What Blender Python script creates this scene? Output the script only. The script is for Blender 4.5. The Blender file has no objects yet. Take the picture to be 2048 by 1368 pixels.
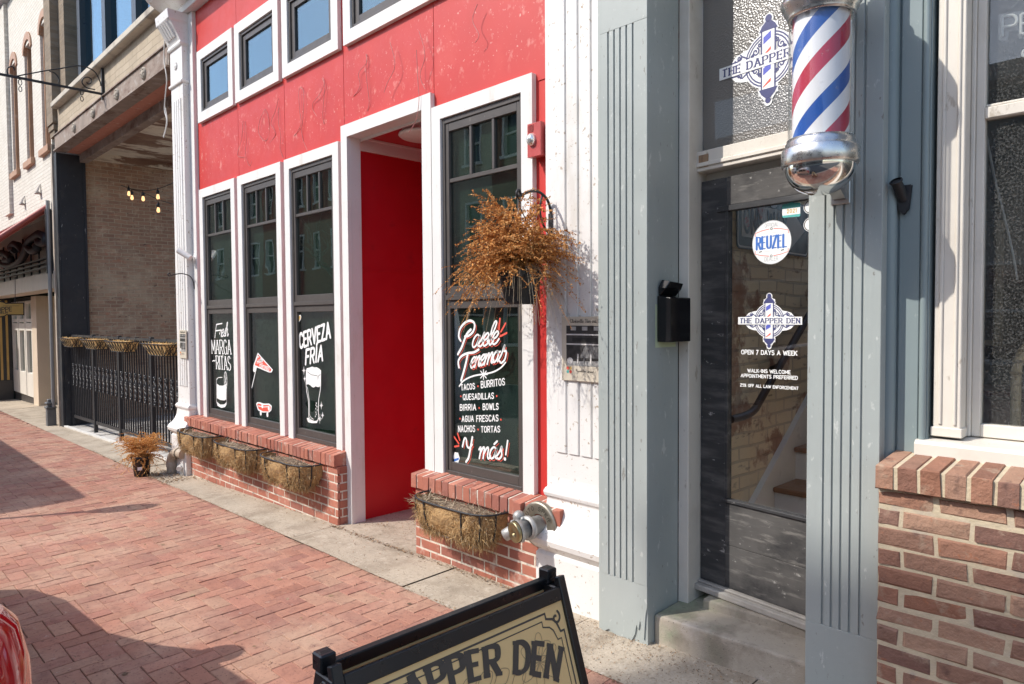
import bpy, math, random
from mathutils import Vector, Matrix
random.seed(7)
SC = bpy.context.scene
COL = SC.collection
rad = math.radians

# ------------------------------------------------------------------ camera
F_PX = 1398.5
YAW, PIT, ROL = rad(44.479), rad(-1.972), rad(-.3753)
_v = Vector((-math.cos(YAW), math.sin(YAW), 0)); _r = Vector((_v.y, -_v.x, 0)); _u = Vector((0, 0, 1))
_v2 = _v*math.cos(PIT)+_u*math.sin(PIT); _u2 = _u*math.cos(PIT)-_v*math.sin(PIT)
CR = _r*math.cos(ROL)+_u2*math.sin(ROL); CU = _u2*math.cos(ROL)-_r*math.sin(ROL); CV = _v2
CPOS = Vector((0, 0, 1.6))
cam = bpy.data.cameras.new('camera'); camo = bpy.data.objects.new('camera', cam); COL.objects.link(camo)
cam.sensor_width = 36; cam.lens = F_PX/2048*36; cam.clip_start = .05; cam.clip_end = 500
camo.matrix_world = Matrix(((CR.x, CU.x, -CV.x, 0), (CR.y, CU.y, -CV.y, 0), (CR.z, CU.z, -CV.z, 1.6), (0, 0, 0, 1)))
SC.camera = camo
# ------------------------------------------------------------------ world, sun, exposure
SK, ST = .65, 1.10                       # sunlight travels along (SK, 1, -ST)
sd = Vector((SK, 1, -ST)).normalized()
w = bpy.data.worlds.new('World'); SC.world = w; w.use_nodes = True
wn = w.node_tree; bg = wn.nodes['Background']; sky = wn.nodes.new('ShaderNodeTexSky')
sky.sky_type = 'NISHITA'; sky.sun_disc = False
sky.sun_elevation = math.asin(-sd.z); sky.sun_rotation = math.atan2(-sd.x, -sd.y)
sky.air_density = 1.0; sky.dust_density = 1.5; sky.ozone_density = 1.0
wn.links.new(sky.outputs[0], bg.inputs[0]); bg.inputs[1].default_value = .15
sl = bpy.data.lights.new('sun', 'SUN'); sl.energy = 2.45; sl.angle = rad(.5); sl.color = (1, .955, .89)
so = bpy.data.objects.new('sun', sl); COL.objects.link(so); so.location = (-8, -12, 16)
so.rotation_euler = (-sd).to_track_quat('Z', 'Y').to_euler()
SC.view_settings.view_transform = 'Standard'; SC.view_settings.look = 'None'
SC.view_settings.exposure = .88; SC.view_settings.gamma = 1
SC.cycles.max_bounces = 10; SC.cycles.transparent_max_bounces = 16; SC.cycles.glossy_bounces = 5

# ------------------------------------------------------------------ helpers: measuring
def ray(x, y): return CV+CR*((x-1024)/F_PX)-CU*((y-684)/F_PX)
def at(x, y, Y): d = ray(x, y); return CPOS+d*(Y/d.y)
def atx(x, y, X): d = ray(x, y); return CPOS+d*(X/d.x)
def gz(X, Y): return .04+.0262*X+.02*Y          # the pavement falls gently to the left and to the kerb
def clamp(a, l, h): return max(l, min(h, a))
R = random.random
def U(a, b): return a+(b-a)*random.random()

# ------------------------------------------------------------------ helpers: meshes
class MB:
    def __init__(s): s.v = []; s.f = []; s.m = []; s.s = []
    def add(s, vs, fs, mi=0, sm=False):
        o = len(s.v); s.v.extend([tuple(p) for p in vs])
        for f in fs: s.f.append(tuple(i+o for i in f)); s.m.append(mi); s.s.append(sm)
        return s
    def box(s, x0, x1, y0, y1, z0, z1, mi=0):
        vs = [(x, y, z) for z in (z0, z1) for y in (y0, y1) for x in (x0, x1)]
        return s.add(vs, [(0, 2, 3, 1), (4, 5, 7, 6), (0, 1, 5, 4), (2, 6, 7, 3), (0, 4, 6, 2), (1, 3, 7, 5)], mi)
    def obox(s, c, ex, ey, ez, mi=0):           # oriented box, half extents as vectors
        c, ex, ey, ez = Vector(c), Vector(ex), Vector(ey), Vector(ez)
        vs = [c+ex*a+ey*b+ez*d for d in (-1, 1) for b in (-1, 1) for a in (-1, 1)]
        return s.add(vs, [(0, 2, 3, 1), (4, 5, 7, 6), (0, 1, 5, 4), (2, 6, 7, 3), (0, 4, 6, 2), (1, 3, 7, 5)], mi)
    def quad(s, a, b, c, d, mi=0): return s.add([a, b, c, d], [(0, 1, 2, 3)], mi)
    def prism(s, poly, fn, d0, d1, mi=0, sm=False):   # poly of 2D points, fn(u, v, d) -> 3D
        n = len(poly)
        vs = [fn(u, v, d0) for u, v in poly]+[fn(u, v, d1) for u, v in poly]
        s.add(vs, [tuple(range(n)), tuple(range(2*n-1, n-1, -1))], mi)
        return s.add(vs, [(i, n+i, n+(i+1) % n, (i+1) % n) for i in range(n)], mi, sm)
    def tube(s, pts, r, n=8, mi=0, cap=True, sm=True):
        pts = [Vector(p) for p in pts]
        rs = r if isinstance(r, (list, tuple)) else [r]*len(pts)
        vs = []; t0 = (pts[1]-pts[0]).normalized()
        a = t0.orthogonal().normalized()
        for i, p in enumerate(pts):
            t = ((pts[min(i+1, len(pts)-1)]-pts[max(i-1, 0)])).normalized()
            a = (a-t*a.dot(t)); a = a.normalized() if a.length > 1e-6 else t.orthogonal().normalized()
            b = t.cross(a)
            for k in range(n):
                q = 2*math.pi*k/n; vs.append(p+(a*math.cos(q)+b*math.sin(q))*rs[i])
        fs = [(i*n+k, i*n+(k+1) % n, (i+1)*n+(k+1) % n, (i+1)*n+k) for i in range(len(pts)-1) for k in range(n)]
        s.add(vs, fs, mi, sm)
        if cap: s.add(vs[:n], [tuple(range(n-1, -1, -1))], mi); s.add(vs[-n:], [tuple(range(n))], mi)
        return s
    def lathe(s, prof, c, n=32, mi=0, ax=None, sm=True):  # prof: (r, h) along axis ax from c
        c = Vector(c); ax = Vector(ax or (0, 0, 1)).normalized(); a = ax.orthogonal().normalized(); b = ax.cross(a)
        vs = [c+ax*h+(a*math.cos(2*math.pi*k/n)+b*math.sin(2*math.pi*k/n))*r for r, h in prof for k in range(n)]
        fs = [(i*n+k, i*n+(k+1) % n, (i+1)*n+(k+1) % n, (i+1)*n+k) for i in range(len(prof)-1) for k in range(n)]
        return s.add(vs, fs, mi, sm)
    def loft(s, rings, mi=0, cap=True, sm=False):
        n = len(rings[0]); vs = [p for r_ in rings for p in r_]
        s.add(vs, [(i*n+k, i*n+(k+1) % n, (i+1)*n+(k+1) % n, (i+1)*n+k) for i in range(len(rings)-1) for k in range(n)], mi, sm)
        if cap: s.add(rings[0], [tuple(range(n-1, -1, -1))], mi); s.add(rings[-1], [tuple(range(n))], mi)
        return s
    def sphere(s, c, r, mi=0, n=12, sz=1.0):
        return s.lathe([(max(1e-4, r*math.sin(math.pi*i/n)), -r*sz*math.cos(math.pi*i/n)) for i in range(n+1)], c, n*2, mi)
    def build(s, name, mats, parent=None, bevel=0, seg=1):
        me = bpy.data.meshes.new(name); o = bpy.data.objects.new(name, me); COL.objects.link(o)
        off = Vector((0, 0, 0))
        if parent is not None:
            o.parent = parent; off = ORG[parent.name]
        ORG[o.name] = off.copy()
        me.from_pydata([tuple(Vector(p)-off) for p in s.v], [], s.f)
        for m in (mats if isinstance(mats, (list, tuple)) else [mats]): me.materials.append(m)
        me.polygons.foreach_set('material_index', s.m); me.polygons.foreach_set('use_smooth', s.s); me.update()
        if bevel:
            b = o.modifiers.new('bevel', 'BEVEL'); b.width = bevel; b.segments = seg; b.limit_method = 'ANGLE'; b.angle_limit = rad(40)
        return o
ORG = {}
def tag(o, label=None, cat=None, group=None, kind=None):
    if label: o['label'] = label
    if cat: o['category'] = cat
    if group: o['group'] = group
    if kind: o['kind'] = kind
    return o
def thing(name, label, cat, loc=(0, 0, 0), group=None):
    o = bpy.data.objects.new(name, None); COL.objects.link(o); o.location = loc; o.empty_display_size = .1
    ORG[o.name] = Vector(loc); return tag(o, label, cat, group)
def solo(o, label, cat, group=None):        # re-centre a one-mesh thing on its own base
    me = o.data; n = len(me.vertices); cs = [v.co for v in me.vertices]
    c = Vector((sum(p.x for p in cs)/n, sum(p.y for p in cs)/n, min(p.z for p in cs)))
    me.transform(Matrix.Translation(-c)); o.location = c; ORG[o.name] = c
    return tag(o, label, cat, group)
def cat_rom(pts, k=6, closed=False):
    n = len(pts); out = []
    P = lambda i: pts[i % n] if closed else pts[clamp(i, 0, n-1)]
    for i in range(n if closed else n-1):
        a, b, c, d = P(i-1), P(i), P(i+1), P(i+2)
        for j in range(k):
            t = j/k
            out.append(tuple(.5*(2*b[q]+(c[q]-a[q])*t+(2*a[q]-5*b[q]+4*c[q]-d[q])*t*t+(-a[q]+3*b[q]-3*c[q]+d[q])*t**3) for q in range(len(b))))
    out.append(tuple(P(0) if closed else pts[-1])); return out

# ------------------------------------------------------------------ helpers: materials
def nodes(name):
    m = bpy.data.materials.new(name); m.use_nodes = True; nt = m.node_tree
    return m, nt, nt.nodes['Principled BSDF'], nt.nodes['Material Output']
def N(nt, t, **kw):
    n = nt.nodes.new('ShaderNode'+t)
    for k, v in kw.items():
        if k[0] == 'i' and k != 'invert' and k != 'interpolation': n.inputs[int(k[1:]) if k[1:].isdigit() else k[1:]].default_value = v
        else: setattr(n, k, v)
    return n
def c4(c): return (c[0], c[1], c[2], 1)
def mixc(nt, fac, a, b, blend='MIX'):
    n = N(nt, 'Mix', data_type='RGBA', blend_type=blend)
    for i, x in ((0, fac), (6, a), (7, b)):
        if hasattr(x, 'is_linked') or hasattr(x, 'node'): nt.links.new(x, n.inputs[i])
        else: n.inputs[i].default_value = x if i == 0 else c4(x)
    return n.outputs[2]
def noise(nt, scale, detail=5, stretch=None, rough=.55, coord=None):
    tc = coord or N(nt, 'TexCoord').outputs['Object']
    mp = N(nt, 'Mapping'); mp.inputs['Scale'].default_value = stretch or (1, 1, 1); nt.links.new(tc, mp.inputs[0])
    n = N(nt, 'TexNoise'); n.inputs['Scale'].default_value = scale; n.inputs['Detail'].default_value = detail; n.inputs['Roughness'].default_value = rough
    nt.links.new(mp.outputs[0], n.inputs['Vector']); return n.outputs['Fac']
def mrange(nt, x, lo, hi, a=0., b=1.):
    n = N(nt, 'MapRange'); nt.links.new(x, n.inputs[0])
    for i, v in enumerate((lo, hi, a, b)): n.inputs[i+1].default_value = v
    return n.outputs[0]
def bump(nt, bs, h, strength, dist=.004, prev=None):
    n = N(nt, 'Bump'); n.inputs['Strength'].default_value = strength; n.inputs['Distance'].default_value = dist
    nt.links.new(h, n.inputs['Height'])
    if prev is not None: nt.links.new(prev, n.inputs['Normal'])
    nt.links.new(n.outputs[0], bs.inputs['Normal']); return n.outputs[0]
def mth(nt, op, a, b=None):
    n = N(nt, 'Math', operation=op)
    for i, x in enumerate((a, b)):
        if x is None: continue
        if hasattr(x, 'node'): nt.links.new(x, n.inputs[i])
        else: n.inputs[i].default_value = x
    return n.outputs[0]
MATS = {}
def mat(name, col=None, rough=.6, var=.10, vs=5, layers=(), bumps=(), metal=0, spec=.5, coat=0, ramp=None, zmask=None):
    if name in MATS: return MATS[name]
    m, nt, bs, out = nodes(name)
    if ramp:
        g = N(nt, 'NewGeometry'); cr = N(nt, 'ValToRGB'); e = cr.color_ramp
        e.interpolation = 'LINEAR'
        while len(e.elements) < len(ramp): e.elements.new(.5)
        for i, c in enumerate(ramp): e.elements[i].position = i/(len(ramp)-1); e.elements[i].color = c4(c)
        nt.links.new(g.outputs['Random Per Island'], cr.inputs[0]); base = cr.outputs[0]
        col = ramp[0]
        nn = noise(nt, vs); base = mixc(nt, mrange(nt, nn, .3, .7, 0, var*2), base, (0.02, .016, .014), 'MIX') if var else base
    else:
        nn = noise(nt, vs)
        base = mixc(nt, mrange(nt, nn, .3, .7), [c*(1-var) for c in col], [min(1, c*(1+var)) for c in col])
    for L in layers:          # (colour, scale, lo, hi, stretch, strength)
        lc, ls, lo, hi = L[:4]; stc = L[4] if len(L) > 4 else None; sg = L[5] if len(L) > 5 else 1
        f = mrange(nt, noise(nt, ls, 7, stc, .62), .5+(lo-.5)*.74, .5+(hi-.5)*.74, 0, sg)
        if zmask and len(L) > 6:
            sp = N(nt, 'SeparateXYZ'); nt.links.new(N(nt, 'TexCoord').outputs['Object'], sp.inputs[0])
            z = sp.outputs[2]; f = mth(nt, 'MULTIPLY', f, mth(nt, 'MULTIPLY', mrange(nt, z, zmask[0], zmask[1]), mrange(nt, z, zmask[2], zmask[3], 1, 0)))
        base = mixc(nt, f, base, lc)
    nt.links.new(base, bs.inputs['Base Color'])
    bs.inputs['Metallic'].default_value = metal; bs.inputs['Specular IOR Level'].default_value = spec
    nt.links.new(mrange(nt, noise(nt, vs*3), .3, .7, max(.02, rough-.08), min(1, rough+.08)), bs.inputs['Roughness'])
    if coat: bs.inputs['Coat Weight'].default_value = coat; bs.inputs['Coat Roughness'].default_value = .08
    prev = None
    for b in bumps:           # (scale, strength, distance, stretch)
        prev = bump(nt, bs, noise(nt, b[0], 6, b[3] if len(b) > 3 else None), b[1], b[2], prev)
    MATS[name] = m; return m
def mat_brick(name, c1, c2, mortar, axis='xz', bw=.21, rh=.0677, ms=.012, layers=(), bstr=.7, sq=.5):
    if name in MATS: return MATS[name]
    m, nt, bs, out = nodes(name)
    tc = N(nt, 'TexCoord'); sp = N(nt, 'SeparateXYZ'); nt.links.new(tc.outputs['Object'], sp.inputs[0])
    cb = N(nt, 'CombineXYZ'); ix = 'xyz'.index(axis[0]); iy = 'xyz'.index(axis[1])
    wob = noise(nt, 3, 2)
    nt.links.new(mth(nt, 'ADD', sp.outputs[ix], mrange(nt, wob, 0, 1, -.02, .02)), cb.inputs[0])
    nt.links.new(mth(nt, 'ADD', sp.outputs[iy], mrange(nt, noise(nt, 2.1, 2), 0, 1, -.02, .02)), cb.inputs[1])
    b = N(nt, 'TexBrick'); b.offset = .5; b.squash = 1; nt.links.new(cb.outputs[0], b.inputs['Vector'])
    for k, v in (('Color1', c4(c1)), ('Color2', c4(c2)), ('Mortar', c4(mortar)), ('Scale', 1), ('Mortar Size', ms*.5), ('Mortar Smooth', .3), ('Bias', 0), ('Brick Width', bw), ('Row Height', rh)):
        b.inputs[k].default_value = v
    base = b.outputs[0]
    for L in layers:
        lc, ls, lo, hi = L[:4]; stc = L[4] if len(L) > 4 else None; sg = L[5] if len(L) > 5 else 1
        base = mixc(nt, mrange(nt, noise(nt, ls, 8, stc, .65), .5+(lo-.5)*.78, .5+(hi-.5)*.78, 0, sg), base, lc)
    nt.links.new(base, bs.inputs['Base Color']); bs.inputs['Roughness'].default_value = .85; bs.inputs['Specular IOR Level'].default_value = .25
    p = bump(nt, bs, noise(nt, 60, 6), .5, .006)
    n = N(nt, 'Bump', invert=True); n.inputs['Strength'].default_value = bstr; n.inputs['Distance'].default_value = .012
    nt.links.new(b.outputs['Fac'], n.inputs['Height']); nt.links.new(p, n.inputs['Normal']); nt.links.new(n.outputs[0], bs.inputs['Normal'])
    MATS[name] = m; return m
def mat_glass(name, tint=(.82, .9, .86), ior=1.8, rough=0.0, dirt=None, wob=0, gcol=(1, 1, 1)):
    if name in MATS: return MATS[name]
    m, nt, bs, out = nodes(name); nt.nodes.remove(bs)
    f0 = ((ior-1)/(ior+1))**2; ge = N(nt, 'NewGeometry'); dt = N(nt, 'VectorMath', operation='DOT_PRODUCT')
    nt.links.new(ge.outputs['Incoming'], dt.inputs[0]); nt.links.new(ge.outputs['Normal'], dt.inputs[1])
    fac_ = mth(nt, 'ADD', mth(nt, 'MULTIPLY', mth(nt, 'POWER', mth(nt, 'SUBTRACT', 1., mth(nt, 'ABSOLUTE', dt.outputs['Value'])), 5.), 1-f0), f0)
    tr = N(nt, 'BsdfTransparent'); tr.inputs[0].default_value = c4(tint)
    gl = N(nt, 'BsdfGlossy'); gl.inputs['Roughness'].default_value = rough; gl.inputs[0].default_value = c4(gcol)
    if wob:
        b = N(nt, 'Bump'); b.inputs['Strength'].default_value = wob; b.inputs['Distance'].default_value = .02
        nt.links.new(noise(nt, 1.6, 2), b.inputs['Height']); nt.links.new(b.outputs[0], gl.inputs['Normal'])
    mx = N(nt, 'MixShader'); nt.links.new(fac_, mx.inputs[0]); nt.links.new(tr.outputs[0], mx.inputs[1]); nt.links.new(gl.outputs[0], mx.inputs[2])
    sh = mx.outputs[0]
    if dirt:                   # (colour, [(scale, lo, hi, strength)...]) dust lying on the pane
        df = N(nt, 'BsdfDiffuse'); df.inputs[0].default_value = c4(dirt[0]); f = None
        for sc_, lo, hi, sg in dirt[1]:
            g = mrange(nt, noise(nt, sc_, 4), lo, hi, 0, sg); f = g if f is None else mth(nt, 'MAXIMUM', f, g)
        m2 = N(nt, 'MixShader'); nt.links.new(f, m2.inputs[0]); nt.links.new(sh, m2.inputs[1]); nt.links.new(df.outputs[0], m2.inputs[2]); sh = m2.outputs[0]
    nt.links.new(sh, out.inputs[0]); MATS[name] = m; return m

WHITE = mat('white_paint', (.72, .705, .675), .5, .04, 3, [((.50, .45, .37), 7, .60, .76, (1, 1, .3), .45), ((.40, .34, .27), 60, .70, .76, None, .5)], [(70, .18, .004, (1, 1, .15)), (14, .12, .006)])
WHITE_IRON = mat('white_iron_paint', (.73, .71, .68), .45, .04, 3, [((.36, .27, .18), 34, .665, .72, None, .85), ((.5, .44, .36), 5, .56, .8, (1, 1, .35), .5), ((.30, .24, .18), 90, .70, .75, None, .6)], [(45, .25, .004)])
RED = mat('red_paint', (.53, .031, .025), .48, .06, 2.2, [((.60, .12, .09), 2.2, .52, .78, None, .3, 1), ((.72, .34, .28), 12, .605, .75, (1, 1, .8), .5, 1), ((.78, .54, .46), 44, .67, .76, None, .65, 1), ((.40, .02, .02), 1.2, .55, .8, (1, 1, .3), .35)], [(5, .1, .01)], zmask=(3.05, 3.2, 3.55, 3.72))
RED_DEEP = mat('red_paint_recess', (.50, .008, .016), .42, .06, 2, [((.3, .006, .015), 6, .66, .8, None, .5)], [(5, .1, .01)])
FRAME = mat('window_frame_bronze', (.072, .062, .056), .42, .08, 6, [((.3, .28, .25), 40, .72, .8, (1, 1, .3), .4)], [(90, .06, .002)])
GLASS = mat_glass('window_glass', (.66, .76, .71), 2.1, 0, ((.5, .55, .52), [(120, .74, .8, .25), (3, .6, .9, .05)]), wob=.06)
GLASS_SKY = mat_glass('upper_window_glass', (.62, .78, .84), 2.2, 0, wob=.05, gcol=(.72, .90, 1))
DARK = mat('dark_room', (.030, .042, .036), .9, .1)
DARKG = mat('dark_green_backing', (.055, .064, .058), .8, .12, 2)
MORTAR = mat('mortar', (.64, .575, .48), .95, .12, 30, [((.3, .27, .23), 8, .55, .7)], [(120, .5, .003)])
MORTAR_R = mat('mortar_wide', (.56, .465, .32), .95, .10, 30, [((.50, .42, .32), 9, .58, .72)], [(110, .6, .004)])
BRICK_R = mat('brick_red', rough=.85, ramp=[(.40, .145, .095), (.47, .185, .125), (.36, .125, .085), (.50, .215, .15), (.32, .125, .095), (.44, .16, .105)], var=.05, vs=14,
    layers=[((.60, .50, .42), 11, .60, .76, None, .55), ((.13, .05, .04), 7, .66, .8, None, .5)], bumps=[(55, .5, .004), (180, .4, .002)], spec=.25)
BRICK_B = mat('brick_brown', rough=.85, ramp=[(.30, .165, .115), (.38, .22, .15), (.23, .13, .10), (.35, .165, .105), (.43, .265, .18), (.19, .11, .09), (.33, .15, .09)], var=.10, vs=16,
    layers=[((.46, .36, .26), 13, .60, .75, None, .5), ((.08, .045, .04), 9, .63, .75, None, .6), ((.42, .15, .07), 24, .68, .75, None, .5)], bumps=[(30, .8, .010), (110, .7, .004)], spec=.25)
PAVER = mat('paver', rough=.85, ramp=[(.39, .185, .13), (.44, .215, .15), (.36, .165, .115), (.45, .26, .18), (.39, .195, .14), (.34, .16, .12), (.45, .215, .155), (.41, .245, .17)], var=.05, vs=9,
    layers=[((.52, .36, .26), 1.3, .46, .72, None, .55), ((.30, .20, .15), .9, .55, .75, None, .4), ((.20, .10, .08), 17, .50, .74, None, .45), ((.10, .05, .045), 60, .60, .72, None, .6), ((.55, .45, .38), 26, .70, .78, None, .5)], bumps=[(140, .5, .003), (35, .35, .004)], spec=.25)
SAND = mat('joint_sand', (.16, .115, .09), .95, .2, 40, [], [(200, .5, .003)])
CONC = mat('concrete', (.43, .36, .275), .9, .10, 2.5, [((.27, .215, .155), 3, .48, .70, None, .8), ((.56, .49, .39), 9, .6, .75, None, .5), ((.22, .18, .13), 40, .55, .75, None, .6), ((.16, .13, .10), 80, .62, .74, None, .7), ((.60, .54, .45), 55, .62, .75, None, .6)], [(160, .6, .003), (18, .3, .008)])
CONC_G = mat('concrete_green', (.40, .345, .275), .9, .10, 3, [((.21, .26, .16), 2.4, .47, .62, None, .7), ((.20, .165, .125), 5, .50, .70, None, .7), ((.52, .46, .40), 8, .60, .75, None, .6), ((.10, .085, .07), 75, .66, .74, None, .7)], [(150, .7, .003), (20, .35, .008)])
ASPHALT = mat('asphalt', (.055, .054, .052), .9, .2, 8, [], [(150, .7, .004)])
GREEN = mat('grey_green_paint', (.36, .39, .37), .42, .05, 2.5, [((.56, .58, .54), 26, .665, .73, (1, 1, .5), .7), ((.27, .31, .30), 1.6, .5, .8, (1, 1, .4), .45), ((.20, .19, .165), 55, .715, .75, (1, 1, .35), .8)], [(60, .32, .004, (1, 1, .10)), (9, .25, .008), (200, .15, .002)])
GREEN_D = mat('slate_paint', (.235, .285, .285), .38, .05, 2.5, [((.44, .48, .46), 34, .71, .77, (1, 1, .5), .5)], [(60, .22, .004, (1, 1, .12)), (9, .15, .006)])
CREAM = mat('cream_paint', (.70, .645, .56), .5, .05, 4, [((.38, .31, .23), 22, .67, .75, (1, 1, .4), .7), ((.55, .48, .39), 3, .55, .75, None, .5)], [(60, .2, .004, (1, 1, .15))])
SUNB = mat('sunlit_worn_black_paint', (.095, .09, .085), .85, .2, 4, [((.030, .030, .032), 4, .46, .66, (.6, 1, 1), .8), ((.24, .225, .205), 40, .56, .74, (.10, 1, 1), .55), ((.42, .40, .37), 60, .68, .76, (.3, 1, .6), .8)], [(50, .4, .004, (.10, 1, 1))], spec=.12)  # door black lifted to grey as painted sunlight; streaks and scratches are wear
BLACKW = mat('black_door_paint', (.034, .034, .036), .5, .15, 5, [((.17, .16, .15), 14, .46, .72, (.10, 1, 1), .55), ((.40, .38, .36), 60, .70, .76, (.3, 1, .6), .8)], [(50, .35, .004, (.12, 1, 1))])
IRON = mat('black_iron', (.020, .020, .022), .58, .15, 9, [((.10, .07, .05), 30, .68, .78, None, .4)], [(60, .2, .003)])
BLACKPL = mat('black_plastic', (.012, .012, .013), .32, .1, 9, [], [(90, .06, .001)])
def glossblack():
    m = mat('gloss_black', (.010, .010, .011), .12, .1, 6, [], [(14, .12, .004)]); return m
GLOSSB = glossblack()
STEEL = mat('galvanised_steel', (.46, .46, .45), .42, .12, 18, [((.25, .22, .2), 12, .6, .75, None, .5)], [(60, .15, .002)], metal=1)
BRASS = mat('weathered_brass', (.34, .28, .16), .38, .15, 16, [((.2, .15, .09), 20, .58, .7, None, .6)], [(60, .15, .002)], metal=1)
CHROME = mat('chrome', (.80, .78, .75), .07, .04, 6, [((.4, .35, .3), 40, .70, .78, None, .4)], [(3, .05, .004)], metal=1)
ALU = mat('satin_aluminium', (.72, .70, .67), .30, .05, 20, [((.45, .42, .38), 30, .66, .78, None, .4)], [(120, .08, .001)], metal=1)
WOOD = mat('bare_wood', (.30, .195, .115), .7, .2, 8, [((.14, .08, .045), 12, .55, .7, (1, 1, .12), .7)], [(60, .4, .004, (1, 1, .1))])
TREAD = mat('oak_tread', (.30, .15, .075), .45, .2, 8, [], [(40, .15, .003, (.1, 1, 1))])
def decal(name, col, rough=.5): return mat(name, col, rough, .03, 20)
D_WHITE = decal('decal_white', (.82, .82, .80)); D_RED = decal('decal_red', (.75, .10, .065)); D_NAVY = decal('decal_navy', (.055, .06, .17))
D_BLUE = decal('decal_blue', (.05, .16, .50)); D_GREY = decal('decal_grey', (.52, .53, .53)); D_TEAL = decal('decal_teal', (.10, .42, .38)); D_INK = decal('decal_ink', (.045, .037, .03))
D_LILAC = decal('decal_violet_blue', (.10, .12, .50)); D_GOLD = decal('decal_gold', (.62, .40, .12))

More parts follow.
